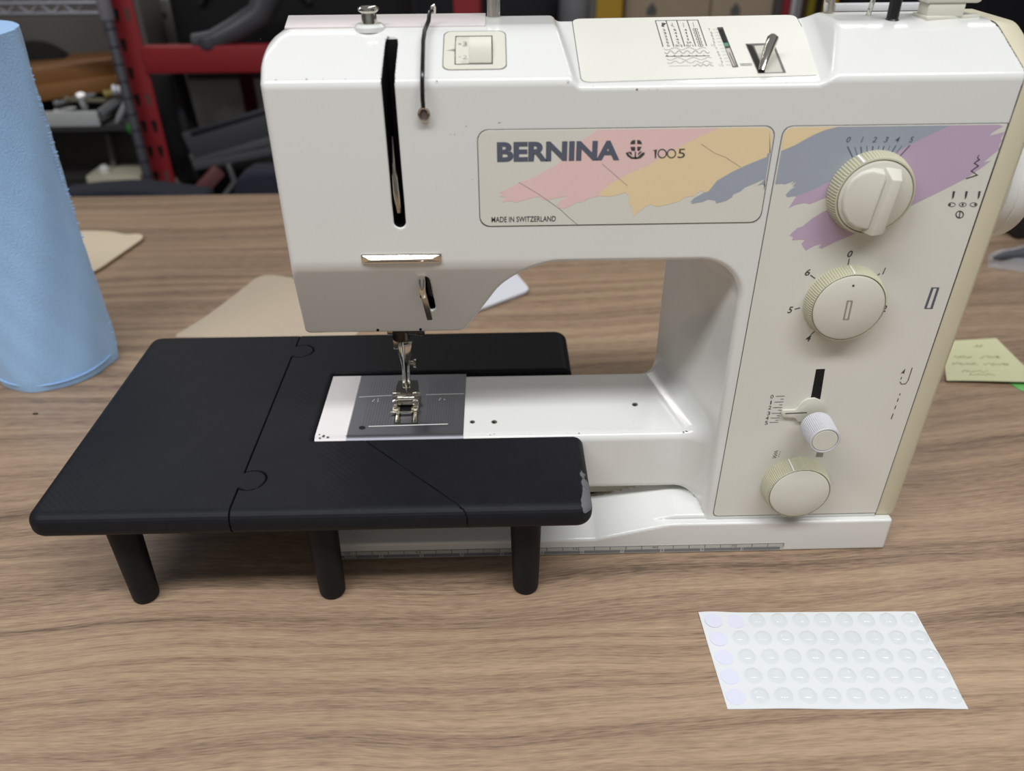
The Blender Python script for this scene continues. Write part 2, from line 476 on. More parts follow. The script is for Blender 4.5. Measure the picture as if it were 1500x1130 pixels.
# ------------------------------------------------------------------ work table
wt = thing('work_table', (0, 20, -75), 'walnut grain laminate work table under the sewing machine', 'table')
G().box((-120, -55, -2.8), (120, 69.3, 0)).build('tabletop', WOOD, wt, 0.15)
for x in (-112, 112):
    for y in (-48, 62):
        G().box((x - 2.5, y - 2.5, -75), (x + 2.5, y + 2.5, -2.8)).build('leg', mat('dark_table_leg_steel', (46, 46, 48), 0.5), wt, 0.2)

# ================================================================== SEWING MACHINE
sm = thing('sewing_machine', (17, 5, 0), 'white metal sewing machine with pastel brush stroke decoration and cream dials', 'sewing machine')
SLX = 5.47
def body(x, y, z):
    # everything that is not the throat opening: beam above, head at the left, pillar at the right
    a = 19.95 - z
    b = smax((x - 8.33) * 0.86 - (z - 15.15) * 0.51, 15.15 - z, 0.25)
    c = (22.85 - 0.21 * (y - 0.5) - x) * 0.978
    d = smin(smin(a, b, 1.9), c, 2.3)
    slope = (-1.6 * (y - 0.5) + 3.7 * (z - 28.9)) / 4.031
    back = ((y - 7.9) * 0.80 + (z - 30.5) * 0.6)
    rx = x - (33.52 + 0.026 * (z - 2))
    sh = (-(x - 0.1) * 0.75 + (z - 30.5) * 0.66)
    lf = (-0.22 - 0.14 * (y - 0.5) - x) * 0.99
    shell_ = sbox(x, y, z, (-4.0, 0.5, 0.4), (40.0, 10.2, 30.5), 0.3)
    shell_ = smax(smax(smax(smax(shell_, slope, 0.3), back, 0.4), lf, 0.3), sh, 0.5)
    shell_ = smax(shell_, rx, 0.05)
    tilt = np.where(x < 18, (0.5 + (19.92 - z) * 0.38 - y) * 0.935, -9.0)
    up = smax(smax(d, shell_, 0.28), tilt, 0.12)
    # stitch panel recess
    rp = -(-1.6 * (y - 0.5) + 7.5 * (z - 28.55)) / 7.669
    lw = (13.82 - x) * 0.93 + (z - 28.9) * -0.30
    rw = (x - 25.35) * 0.80 - (z - 28.7) * 0.60
    rec = smax(smax(rp, lw, 0.25), rw, 0.35)
    up = smax(up, -rec, 0.22)
    # free arm
    arm = sbox(x, y, z, (-1.0, 2.05, 3.75), (26, 9.3, 8.0), 0.5)
    d = smin(up, arm, 1.4)
    d = np.minimum(d, sbox(x, y, z, (-0.6, 2.95, 2.75), (21.5, 9.0, 4.4), 0.08))
    # base
    base = sbox(x, y, z, (-0.3, 0.12, 0.0), (34.55, 9.8, 2.45), 0.14)
    t = np.clip((x - 16.0) / 5.0, 0, 1)
    bs = (z - (1.3 + t * 1.2 + (y - 0.12) * 0.40)) * 0.92
    base = smax(base, bs, 0.12)
    ramp = smax(sbox(x, y, z, (-0.2, 0.6, 0.3), (23.5, 5.0, 3.4), 0.1), bs, 0.12)
    d = np.minimum(d, np.minimum(base, ramp))
    # take-up lever slot
    qz = np.maximum(np.abs(z - 26.1) - 3.85, 0)
    sl = np.sqrt((x - SLX) ** 2 + qz ** 2) - 0.29
    sl = np.maximum(sl, np.abs(y - 1.0) - 2.6)
    d = smax(d, -sl, 0.06)
    # lifter slot
    qz2 = np.maximum(np.abs(z - 18.0) - 0.95, 0)
    s2 = np.maximum(np.sqrt((x - 6.5 - (18.5 - z) * 0.08) ** 2 + qz2 ** 2) - 0.24, np.abs(y - 1.5) - 1.9)
    d = smax(d, -s2, 0.05)
    return d
def body_mat(c):
    x, y, z = c.T
    k = np.zeros(len(c))
    depth = np.maximum(0.5 - y, (-1.6 * (y - 0.5) + 3.7 * (z - 28.9)) / 4.031)
    k[(np.abs(x - SLX) < 0.34) & (z > 21) & (z < 30.35) & (depth < -0.1)] = 1
    k[(np.abs(x - 6.55) < 0.36) & (np.abs(z - 18) < 1.4) & (y > 0.5 + (19.92 - z) * 0.38 + 0.12) & (y < 3.2)] = 1
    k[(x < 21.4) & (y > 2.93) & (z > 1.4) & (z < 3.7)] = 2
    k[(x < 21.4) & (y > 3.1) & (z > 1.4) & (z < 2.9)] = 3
    return k
shell('housing', body, (-1.6, -0.3, -0.4), (35.3, 10.4, 31.0), 0.105, [WHITE, VOID, GAPM, VOID], sm, body_mat)

# cream side cover at the right end
prof = [(0.55, 2.5), (0.55, 28.85), (4.2, 30.45), (9.2, 30.45), (9.2, 2.5)]
prof = round_poly([np.array(p) for p in prof], [0.1, 0.5, 0.5, 0.8, 0.1], 4)
g = G(); n = len(prof)
def cx0(z): return 33.55 + 0.026 * (z - 2)
v = [(cx0(z), y, z) for y, z in prof] + [(cx0(z) + 0.95, y, z) for y, z in prof]
v += [(cx0(z) + 1.25, y + (0.25 if y < 5 else -0.25), z - (0.2 if z > 25 else 0)) for y, z in prof]
g.add(v, [tuple(range(n))[::-1], tuple(range(2 * n, 3 * n))] + [(k * n + i, k * n + (i + 1) % n, (k + 1) * n + (i + 1) % n, (k + 1) * n + i) for k in range(2) for i in range(n)])
o = g.build('side_cover', CREAM, sm, angle=50); o['label'] = 'cream side cover'
# thin seam between housing and side cover
g = G(); pr2 = [(y + (-0.012 if y < 5 else 0), z + (0.012 if z > 27 else 0)) for y, z in prof]
g.add([(cx0(z) - 0.05, y, z) for y, z in pr2] + [(cx0(z) + 0.01, y, z) for y, z in pr2], [tuple(range(n)), tuple(range(n, 2 * n))] + [(i, (i + 1) % n, n + (i + 1) % n, n + i) for i in range(n)])
g.build('side_cover_seam', SEAM, sm)

# handwheel
hw = G().lathe((35.2, 4.6, 23.0), (1, 0, 0), [(1.6, -0.4), (1.6, 0.25), (3.25, 0.35), (3.42, 0.5), (3.42, 0.95), (3.36, 1.0), (3.36, 1.08), (3.42, 1.14), (3.42, 1.7), (3.3, 1.95), (2.6, 2.15), (1.2, 2.2)], 64).build('handwheel', mat('white_handwheel_plastic', (226, 226, 222), 0.35, vary=0.02), sm)

# --------------------------------------------------------------- front panels
FP = Plane((0, 0.5, 0), (1, 0, 0), (0, 0, 1))       # front face of the housing (normal towards the sewer)
PP = Plane((0, 0.47, 0), (1, 0, 0), (0, 0, 1))      # surface of the printed plates
def plate(name, outline, m, y, parent, thick=0.1, gap=0.035, seam_name='plate_seam'):
    c = np.mean(outline, axis=0)
    o = link(name, *prism_vf([(a, y, b) for a, b in outline], (0, thick, 0)), m, parent, 0.012, 1)
    big = []
    for a, b in outline:
        d = np.array([a, b]) - c
        big.append((a + np.sign(d[0]) * gap, y + 0.012, b + np.sign(d[1]) * gap))
    link(seam_name, *prism_vf(big, (0, thick, 0)), SEAM, o)
    return o
def prism_vf(poly, d):
    g = G().prism(poly, d); return g.v, g.f
name_plate = plate('name_plate', rrect(9.42, 22.0, 23.22, 26.66, 0.5), PLATE, 0.47, sm)
name_plate['label'] = 'brand plate with pastel strokes'
def inside(pts, x0=9.45, x1=23.19, z0=22.03, z1=26.63): return pts
PK = [(875, 190), (854, 205), (816, 241), (800, 250), (782, 260), (760, 268), (744, 277), (731, 282), (738, 284), (730, 289), (741, 288), (735, 297), (746, 294), (756, 297), (782, 289), (790, 288), (797, 294), (812, 291), (831, 287), (822, 294), (815, 300), (820, 302), (816, 306), (828, 305), (840, 300), (845, 296), (852, 297), (862, 291), (877, 287), (880, 281), (895, 269), (920, 255), (950, 242), (975, 227), (1000, 213), (1030, 198), (1054, 188)]
def clip_plate(pts, x0, x1, z0, z1):
    return [(min(max(a, x0), x1), min(max(b, z0), z1)) for a, b in (PP.px(*p) for p in pts)]
NPB = (9.46, 23.18, 22.04, 26.62)
def top_fix(pts, idx, z):
    for i in idx: pts[i] = (pts[i][0], z)
    return pts
pk = top_fix(clip_plate(PK, *NPB), (0, len(PK) - 1), 26.62)
flat('pink_brush_stroke', PP, pk, PINK, name_plate, 0.006, px=False)
YE = [(1054, 188), (1030, 198), (1000, 213), (975, 227), (950, 242), (920, 255), (895, 269), (880, 281), (877, 287), (890, 288), (900, 287), (917, 282), (922, 288), (921, 300), (925, 302), (927, 317), (936, 310), (945, 303), (953, 299), (962, 303), (978, 300), (995, 295), (1003, 289), (1017, 287), (1026, 279), (1033, 282), (1038, 280), (1050, 265), (1072, 252), (1093, 242), (1123, 230), (1124, 225), (1130, 224)]
ye = top_fix(clip_plate(YE, *NPB), (0,), 26.62)
ye += [(23.16, 25.3), (23.16, 26.16), (23.1, 26.38), (22.95, 26.55), (22.72, 26.62)]
flat('yellow_brush_stroke', PP, ye, YELL, name_plate, 0.007, px=False)
BL = [(1130, 224), (1124, 225), (1123, 230), (1093, 242), (1072, 252), (1050, 265), (1038, 280), (1030, 283), (1017, 290), (1010, 297), (1014, 295), (1013, 299), (1020, 297), (1029, 296), (1037, 292), (1048, 294), (1049, 298), (1053, 297), (1064, 294), (1072, 289), (1074, 285), (1085, 280), (1092, 274), (1107, 268), (1120, 262), (1117, 266), (1109, 272), (1116, 270), (1122, 271)]
bl = clip_plate(BL, *NPB); bl += [(23.16, 23.6), (23.16, 25.3)]
flat('blue_brush_stroke', PP, bl, BLUE, name_plate, 0.008, px=False)
lettering('brand_lettering', PP, 'BERNINA', (728, 207, 908, 236), INK, name_plate, bold=0.045)
strokes('model_number', PP, [[(957, 221), (960.5, 219.3), (960, 232)]], 0.055, INKDARK, name_plate)
for x_ in (970, 983.5):
    strokes('model_number', PP, [[(x_ + 6.0 * math.cos(t), 225 + 6.2 * math.sin(t)) for t in np.linspace(0, 2 * math.pi, 29)]], 0.055, INKDARK, name_plate)
lettering('model_number', PP, '5', (993, 218, 1003.5, 231.5), INKDARK, name_plate)
lettering('origin_lettering', PP, 'MADE IN SWITZERLAND', (720, 317, 814, 325), INKDARK, name_plate, bold=0.006)
# flower emblem: four petals, stem, two leaves
def em(x, y): return (900 + x / 6, 180 + y / 6)
for pts in ([(160, 152), (183, 150), (183, 187), (140, 189), (143, 168)], [(200, 150), (224, 152), (238, 168), (242, 188), (200, 187)],
            [(140, 211), (183, 209), (183, 243), (172, 248), (150, 246)], [(200, 209), (240, 210), (220, 247), (205, 247), (200, 240)]):
    flat('emblem_petal', PP, [em(*p) for p in pts], INKDARK, name_plate)
flat('emblem_stem', PP, [em(*p) for p in [(178, 252), (190, 252), (190, 318), (178, 318)]], INKDARK, name_plate)
flat('emblem_leaf', PP, [em(*p) for p in [(98, 262), (122, 258), (128, 278), (156, 300), (208, 300), (204, 318), (150, 318), (112, 292)]], INKDARK, name_plate)
flat('emblem_leaf', PP, [em(*p) for p in [(266, 258), (264, 280), (232, 310), (204, 318), (204, 302), (222, 282), (244, 262)]], INKDARK, name_plate)
flat('emblem_leaf', PP, [em(*p) for p in [(120, 252), (150, 256), (156, 288), (134, 272)]], INKDARK, name_plate)
flat('emblem_leaf', PP, [em(*p) for p in [(244, 248), (232, 262), (206, 288), (208, 266), (228, 250)]], INKDARK, name_plate)
strokes('plate_scratch', PP, [[(760, 267), (790, 285), (820, 306), (835, 320), (846, 329)], [(882, 240), (905, 260), (919, 272)], [(1027, 211), (1048, 225), (1062, 230), (1085, 245)]], 0.022, INKFADE, name_plate, 0.011)

# control plate
def ctl_px(pts): return [PP.px(*p) for p in pts]
ctl = [(23.62, 26.64), (34.08, 26.64), (33.52, 2.75), (23.34, 2.75)]
ctl = [tuple(p) for p in round_poly([np.array(p) for p in ctl], [0.5, 0.05, 0.05, 0.35], 5)]
cp = plate('control_plate', ctl, PLATE, 0.47, sm)
cp['label'] = 'brushed control plate with pastel strokes'
CB = (23.45, 34.04, 2.9, 26.6)
def clipc(pts): return clip_plate(pts, *CB)
yc = clipc([(1228, 182), (1210, 190), (1193, 197), (1180, 204), (1164, 213), (1146, 221)]); yc[0] = (yc[0][0], 26.6); yc[-1] = (23.68, yc[-1][1])
yc += [(23.66, 26.2), (23.72, 26.42), (23.86, 26.55), (24.1, 26.6)]
flat('yellow_brush_stroke', PP, yc, YELL, cp, 0.006, px=False)
bc = clipc([(1228, 182), (1210, 190), (1193, 197), (1180, 204), (1164, 213), (1146, 221), (1135, 270), (1145, 269), (1150, 270), (1164, 265), (1158, 271), (1167, 266), (1160, 274), (1167, 272), (1158, 278), (1151, 285), (1153, 289), (1167, 287), (1190, 279), (1209, 269), (1270, 245), (1335, 211), (1365, 196), (1393, 181)])
bc[0] = (bc[0][0], 26.6); bc[-1] = (bc[-1][0], 26.6); bc[5] = (23.68, bc[5][1]); bc[6] = (23.66, bc[6][1])
flat('blue_brush_stroke', PP, bc, BLUE, cp, 0.007, px=False)
pc = clipc([(1393, 181), (1365, 196), (1335, 211), (1270, 245), (1209, 269), (1190, 279), (1167, 287), (1163, 293), (1155, 305), (1165, 300), (1178, 297), (1186, 299), (1208, 290), (1240, 288), (1240, 302), (1208, 309), (1190, 320), (1175, 332), (1168, 334), (1156, 345), (1162, 347), (1160, 352), (1172, 351), (1180, 351), (1174, 357), (1180, 367), (1193, 360), (1204, 357), (1199, 363), (1204, 364), (1222, 355), (1247, 345), (1300, 320), (1345, 296), (1380, 279), (1415, 261), (1436, 247), (1452, 235), (1440, 238), (1471, 219), (1466, 217), (1463, 213), (1468, 206), (1466, 203), (1473, 193), (1449, 199), (1455, 193), (1469, 185), (1463, 181)])
pc[0] = (pc[0][0], 26.6); pc[-1] = (pc[-1][0], 26.6)
flat('mauve_brush_stroke', PP, pc, PURP, cp, 0.008, px=False)

def n4(x, y): return (1100 + x / 3.75, y / 3.75)
tk = []
for (a, b) in [((530, 805), (562, 872)), ((570, 808), (585, 858)), ((603, 806), (608, 846)), ((636, 802), (638, 838)), ((670, 802), (666, 832)), ((703, 800), (697, 828)), ((731, 802), (723, 828)), ((764, 800), (750, 832)), ((796, 800), (772, 838)), ((830, 800), (795, 845)), ((873, 798), (818, 858))]:
    tk.append([n4(*a), n4(*b)])
strokes('scale_tick', PP, tk[::2], 0.055, INK, cp)
strokes('scale_tick', PP, tk[1::2], 0.03, INK, cp)
for ch, x in zip('012345', (1243, 1263, 1281, 1298, 1314.5, 1335)):
    lettering('scale_numeral', PP, ch, (x - 3, 200.5, x + 3, 208.5), INK, cp, bold=0.01, shear=0.2)
for ch, x, y in (('0', 1245, 372), ('1', 1295, 397), ('2', 1295, 452), ('4', 1184, 495.5), ('5', 1157.5, 454), ('6', 1183, 399)):
    lettering('scale_numeral', PP, ch, (x - 3.6, y - 4.6, x + 3.6, y + 4.6), INKDARK, cp, bold=0.012, shear=0.2)
strokes('scale_tick', PP, [[(1244, 379), (1242, 388)], [(1289, 401), (1282, 405)], [(1187, 403), (1194, 408)], [(1164, 453), (1172, 451)], [(1188, 490), (1193, 486)], [(1290, 458), (1296, 456)]], 0.05, INKDARK, cp)
# zigzag, needle positions, thread cut sign
def z7(x, y): return (1380 + x / 5.65, 170 + y / 5.65)
strokes('zigzag_symbol', PP, [[z7(305, 322), z7(292, 345), z7(308, 360), z7(265, 390), z7(300, 412), z7(240, 455), z7(292, 487), z7(198, 518)]], 0.045, INKDARK, cp)
for x in (92, 197, 304):
    flat('needle_symbol', PP, [z7(x - 4, 622), z7(x + 16, 622), z7(x + 8, 660), z7(x + 3, 675), z7(x - 10, 690), z7(x - 8, 655)], INKDARK, cp)
for x, dx in ((80, -16), (170, 0), (260, 14)):
    c0 = z7(x, 733); pts = [(c0[0] + 5.2 * math.cos(t) * (1), c0[1] + 2.9 * math.sin(t)) for t in np.linspace(0, 2 * math.pi, 17)]
    strokes('needle_position_symbol', PP, [pts], 0.025, INKDARK, cp)
    c1 = z7(x + dx, 733)
    flat('needle_position_dot', PP, [(c1[0] + 1.7 * math.cos(t), c1[1] + 1.7 * math.sin(t)) for t in np.linspace(0, 2 * math.pi, 9)[:-1]], INKDARK, cp)
c0 = z7(145, 815)
strokes('half_circle_symbol', PP, [[(c0[0] + 5.4 * math.cos(t), c0[1] + 5.0 * math.sin(t)) for t in np.linspace(0, 2 * math.pi, 21)], [(c0[0] + 0.6, c0[1] - 4.2), (c0[0] - 0.6, c0[1] + 4.2)]], 0.05, INKDARK, cp)
# buttonhole symbol
def b8(x, y): return (1250 + x / 4.52, 400 + y / 4.52)
bh = [(515, 96), (568, 96), (527, 235), (468, 235)]
strokes('buttonhole_symbol', PP, [[b8(522, 103), b8(478, 230)], [b8(560, 103), b8(518, 230)]], 0.13, INK, cp)
strokes('buttonhole_symbol', PP, [[b8(515, 98), b8(568, 98)], [b8(470, 234), b8(526, 234)]], 0.05, INK, cp)
strokes('reverse_symbol', PP, [[b8(390, 626), b8(362, 712), b8(345, 734), b8(318, 736), b8(308, 720)], [b8(314, 705), b8(320, 688)]], 0.045, INKDARK, cp)
flat('arrow_symbol', PP, [b8(312, 668), b8(345, 632), b8(335, 668), b8(326, 662)], INKDARK, cp)
strokes('stitch_dash_symbol', PP, [[b8(310, 797), b8(306, 810)], [b8(298, 830), b8(290, 852)], [b8(282, 878), b8(273, 902)], [b8(264, 930), b8(250, 968)]], 0.05, INKDARK, cp)
# stitch length scale beside the slider
def t8(x, y): return (1100 + x / 5.136, 550 + y / 5.136)
sc = [[t8(187, 158), t8(255, 156)], [t8(222, 179), t8(247, 178)], [t8(177, 201), t8(246, 199)], [t8(213, 222), t8(237, 221)], [t8(166, 243), t8(235, 241)], [t8(205, 262), t8(228, 262)], [t8(156, 286), t8(224, 285)], [t8(193, 304), t8(217, 304)], [t8(147, 321), t8(214, 321)], [t8(183, 338), t8(208, 338)], [t8(139, 354), t8(205, 353)]]
strokes('scale_tick', PP, sc, 0.03, INKDARK, cp)
for ch, (x, y) in zip('012345', ((158, 160), (150, 204), (142, 242), (133, 286), (122, 321), (116, 357))):
    c0 = t8(x, y); hw_ = 2.2; lettering('scale_numeral', PP, ch, (c0[0] - hw_, c0[1] - 2.6, c0[0] + hw_, c0[1] + 2.6), INKDARK, cp)
strokes('stitch_dash_symbol', PP, [[t8(160, 622), t8(190, 618), t8(166, 606), t8(196, 602), t8(172, 590), t8(200, 584), t8(178, 576), t8(206, 566)], [t8(207, 615), t8(210, 605)], [t8(213, 597), t8(216, 588)], [t8(219, 580), t8(222, 570)]], 0.028, INKDARK, cp)
flat('grey_block_symbol', PP, [(1197, 661), (1207, 661), (1205, 669.5), (1195, 669.5)], INKFADE, cp)
# slider slot
flat('slider_slot', PP, [(1195.5, 541), (1208.5, 540.5), (1199, 600), (1196, 622), (1180, 622), (1184.5, 600)], VOID, cp, 0.011)

# --------------------------------------------------------------- dials
def dial(name, X, Z, r, d, fr, label, ribs=78, bar=False):
    k = G().lathe((X, 0.5, Z), (0, -1, 0), [(r * 0.98, 0.0), (r, 0.12), (r * 0.955, d * 0.80), (r * 0.915, d * 0.98), (fr + 0.03, d), (fr + 0.01, d - 0.12), (0.4, d - 0.12)], 48, 0.055, ribs, (1, 2)).build(name, DIAL, sm, angle=25)
    k['label'] = label
    G().lathe((X, 0.5 - d + 0.13, Z), (0, -1, 0), [(fr - 0.03, 0), (fr - 0.03, 0.13), (fr - 0.13, 0.19), (0.3, 0.2)], 64).build('dial_face', CREAM_LIGHT, k)
    return k
k1 = dial('stitch_width_dial', 28.28, 23.48, 2.05, 0.85, 1.78, 'large ridged beige dial with wedge grip', 84)
# wedge grip on the first dial: a raised, slightly tilted bar narrowing to the top
g = G()
ang = math.radians(6)
def kp(a, b, h): return (28.28 + a * math.cos(ang) + b * math.sin(ang), 0.5 - 0.9 - h, 23.48 - a * math.sin(ang) + b * math.cos(ang))
base = [(-0.05, 1.5), (0.78, 1.45), (1.0, -1.35), (-0.15, -1.75)]
top = [(0.12, 1.12), (0.62, 1.12), (0.62, -1.55), (0.08, -1.68)]
g.add([kp(a, b, 0.0) for a, b in base] + [kp(a, b, 0.72) for a, b in top], [(0, 1, 2, 3), (7, 6, 5, 4), (0, 4, 5, 1), (1, 5, 6, 2), (2, 6, 7, 3), (3, 7, 4, 0)])
g.build('grip_bar', CREAM_LIGHT, k1, 0.06)
# hollow scoop to the left of the grip
g = G()
pts = [(-1.62, 0.4), (-1.45, 0.85), (-1.1, 1.2), (-0.6, 1.42), (-0.1, 1.4), (0.02, 1.1), (-0.02, -1.6), (-0.5, -1.62), (-1.0, -1.35), (-1.45, -0.8), (-1.64, -0.2)]
c0 = (-0.75, -0.1)
nn = len(pts)
g.add([kp(a, b, 0.02) for a, b in pts] + [kp(c0[0] + (a - c0[0]) * 0.86 + (0.08 if a > -0.2 else 0), c0[1] + (b - c0[1]) * 0.9, 0.14 if a < -0.2 else 0.42) for a, b in pts], [tuple(range(nn)), tuple(range(nn, 2 * nn))] + [(i, (i + 1) % nn, nn + (i + 1) % nn, nn + i) for i in range(nn)])
g.build('grip_shoulder', CREAM_LIGHT, k1, 0.05)
def dial_mark(k, X, Z, r, d, th, wdt=0.07):
    g = G(); a = math.radians(th); c_, s_ = math.cos(a), math.sin(a)
    v = []
    for (rr, h) in ((r + 0.012, 0.14), (r * 0.955 + 0.02, d * 0.80), (r * 0.92 + 0.02, d * 0.985)):
        for sgn in (-1, 1): v.append((X + rr * c_ - sgn * wdt / 2 * s_, 0.5 - h, Z + rr * s_ + sgn * wdt / 2 * c_))
    g.add(v, [(0, 1, 3, 2), (2, 3, 5, 4)]); g.build('white_index_mark', PAINTW, k)
dial_mark(k1, 28.28, 23.48, 2.05, 0.85, 118, 0.1)
k2 = dial('buttonhole_dial', 28.3, 17.55, 2.08, 0.85, 1.86, 'middle ridged beige dial with buttonhole symbol', 96)
dial_mark(k2, 28.3, 17.55, 2.08, 0.85, 93, 0.06)
K2P = Plane((28.3, 0.5 - 0.85 - 0.07, 17.55), (1, 0, 0), (0, 0, 1))
strokes('buttonhole_symbol', K2P, [[(1241.5, 442), (1236, 467.5)], [(1248, 442), (1242.5, 467.5)]], 0.08, INKFADE, k2, 0.012)
strokes('buttonhole_symbol', K2P, [[(1240.5, 441), (1249, 441)], [(1235, 468), (1243.5, 468)]], 0.05, INKFADE, k2, 0.012)
flat('dot_mark', K2P, [(1250 + 1.8 * math.cos(t), 418.5 + 1.6 * math.sin(t)) for t in np.linspace(0, 6.283, 9)[:-1]], INKDARK, k2, 0.012)
k4 = dial('balance_dial', 27.92, 5.32, 2.0, 1.1, 1.78, 'lowest ridged beige dial with plain face', 96)
dial_mark(k4, 27.92, 5.32, 2.0, 1.1, 110, 0.08)
# slider with pointer and knurled knob
pt = Plane((0, 0.3, 0), (1, 0, 0), (0, 0, 1))
outl = [(1144.5, 606), (1147, 601.5), (1165, 601), (1170, 596), (1176, 589), (1184, 585), (1194, 584), (1202, 587), (1208, 593), (1209, 602), (1206, 612), (1197, 618), (1180, 620), (1168, 618), (1165, 613), (1147, 612)]
ab = [pt.px(*p) for p in outl]
sl = link('slider_pointer', *prism_vf([(a, 0.3, b) for a, b in ab], (0, 0.16, 0)), CREAM_LIGHT, sm, 0.04)
strokes('pointer_line', pt, [[(1150, 606), (1182, 604.5)]], 0.06, INKDARK, sl)
G().lathe((28.12, 0.45, 10.12), (0, -1, 0), [(0.42, 0), (0.42, 0.7), (0.3, 0.75)], 24).build('stud', DARKSTEEL, sl)
kn = G().lathe((28.12, 0.5, 10.05), (0, -1, 0), [(0.82, 0.62), (0.9, 0.7), (0.9, 0.85), (0.86, 2.0), (0.86, 2.14), (0.8, 2.2), (0.74, 2.2), (0.72, 2.12), (0.2, 2.12)], 48, 0.035, 52, (2, 3)).build('slider_knob', mat('grey_white_knurled_plastic', (206, 206, 210), 0.4), sm, angle=25)
kn['label'] = 'small pale grey knurled knob on the slider'
G().lathe((28.12, 0.5 - 2.1, 10.05), (0, -1, 0), [(0.7, 0), (0.7, 0.06), (0.66, 0.09), (0.2, 0.09)], 40).build('knob_face', CREAM_LIGHT, kn)

# --------------------------------------------------------------- head details
SLOPE = Plane((0, 0.5, 28.9), (1, 0, 0), (0, 3.7, 1.6))
STP = Plane((0, 0.5, 28.55), (1, 0, 0), (0, 7.5, 1.6))
def plane_plate(name, P, outline, thick, m, parent, lift=0.03, gap=0.03, bevel=0.015):
    vv = [P.pt(a, b, lift) for a, b in outline]
    o = link(name, *prism_vf(vv, -P.n * thick), m, parent, bevel, 1)
    c = np.mean(outline, axis=0)
    big = [P.pt(a + np.sign(a - c[0]) * gap, b + np.sign(b - c[1]) * gap, lift - 0.012) for a, b in outline]
    link('plate_seam', *prism_vf(big, -P.n * thick), SEAM, o)
    return o
# tension dial
a0, b1 = SLOPE.px(651, 47); a1, _ = SLOPE.px(740, 47); _, b0 = SLOPE.px(695, 102)
tp = plane_plate('tension_plate', SLOPE, rrect(a0, b0, a1, b1, 0.35), 0.1, CREAM_LIGHT, sm); tp['label'] = 'cream thread tension plate'
ta0, tb1 = SLOPE.px(668, 55); ta1, tb0 = SLOPE.px(721, 94)
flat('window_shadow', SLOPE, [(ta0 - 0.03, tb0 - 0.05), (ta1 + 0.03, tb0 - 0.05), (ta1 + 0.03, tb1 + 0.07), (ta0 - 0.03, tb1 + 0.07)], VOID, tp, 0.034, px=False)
# the wheel rises through the window
R = 2.4; half = (tb1 - tb0) / 2; cb = (tb1 + tb0) / 2; dep = math.sqrt(R * R - half * half)
g = G(); NW = 14; rows = []
for sec, (u0, u1) in enumerate(((ta0 + 0.02, ta0 + 0.62), (ta0 + 0.62, ta1 - 0.02))):
    nn = NW if sec == 0 else 56
    vv = []
    for i in range(nn + 1):
        t = -1 + 2 * i / nn; th = math.asin(half / R) * t
        rr = R - (0.03 if sec == 1 and i % 2 else 0)
        for u in (u0, u1): vv.append(SLOPE.pt(u, cb + rr * math.sin(th), rr * math.cos(th) - dep + 0.038))
    g.add(vv, [(2 * i, 2 * i + 1, 2 * i + 3, 2 * i + 2) for i in range(nn)])
# side caps
for u in (ta0 + 0.02, ta1 - 0.02):
    vv = [SLOPE.pt(u, cb + R * math.sin(math.asin(half / R) * (-1 + 2 * i / NW)), R * math.cos(math.asin(half / R) * (-1 + 2 * i / NW)) - dep + 0.038) for i in range(NW + 1)]
    g.add(vv, [tuple(range(NW + 1))])
tw = g.build('tension_wheel', CREAM_LIGHT, tp, angle=20)
WP = Plane(SLOPE.pt(0, 0, 0.3), SLOPE.u, SLOPE.v)
strokes('wheel_mark', WP, [[(671, 64.5), (676, 64.5)], [(672, 84), (675, 84)]], 0.035, INKDARK, tp, 0.02)
lettering('wheel_numeral', WP, '3', (678, 61.5, 684, 67.5), INKFADE, tp, h=0.03)
lettering('wheel_numeral', WP, '2', (678, 81, 684, 86), INKFADE, tp, h=0.0)
flat('pointer_mark', SLOPE, [(653, 75.2), (666, 72.5), (668, 70), (668, 77), (662, 75.5)], INKFADE, tp, 0.034)
# chrome pressure knob on top
pk_ = G().lathe((4.36, 4.45, 30.35), (0, 0, 1), [(0.72, 0), (0.72, 0.2), (0.6, 0.32), (0.2, 0.34)], 40).build('pressure_knob_seat', WHITE, sm)
G().lathe((4.36, 4.45, 30.6), (0, 0, 1), [(0.4, 0), (0.41, 0.06), (0.36, 0.35), (0.35, 0.55), (0.5, 0.66), (0.5, 0.75), (0.42, 0.8), (0.3, 0.74), (0.1, 0.74)], 32).build('pressure_knob', CHROME, sm)
# top lid edge on the head
g = G().prism([(0.3, 4.5, 30.44), (9.85, 4.5, 30.44), (9.85, 8.2, 30.44), (-0.3, 8.2, 30.44)], (0, 0, 0.11))
g.build('top_lid', mat('pinkish_white_lid', (220, 212, 210), 0.35, vary=0.02), sm, 0.04)
# black wire thread guide with a ring end
wire = [atY(633, 16, 4.9), atY(629, 18, 4.6), atY(628, 30, 4.2), atY(622, 45, 3.2), atY(620, 60, 2.4), atY(619.5, 80, 1.5), atY(619, 100, 0.6), atY(618.5, 122, 0.18), atY(619, 145, 0.12), atY(620, 157, 0.18)]
tg = G().tube(wire, 0.10, 10).build('thread_guide', mat('black_lacquered_wire', (26, 24, 24), 0.2), sm)
cc = atY(621, 168, 0.32)
G().tube([cc + np.array([0.24 * math.cos(t), 0, 0.3 * math.sin(t)]) for t in np.linspace(0.5 * math.pi, 2.5 * math.pi, 25)], 0.055, 8).build('guide_eyelet', CHROME, tg)
G().lathe(cc + np.array([0, 0.2, 0]), (0, -1, 0), [(0.24, 0), (0.24, 0.16), (0.05, 0.17)], 24).build('eyelet_plug', mat('brown_porcelain', (104, 92, 88), 0.4), tg)
hk = [atY(633, 18, 4.9), atY(632, 10, 4.9), atY(635, 7, 4.9), atY(637, 10, 5.1), atY(636.5, 20, 5.2)]
G().tube(hk, 0.055, 8).build('wire_hook', CHROME, tg)
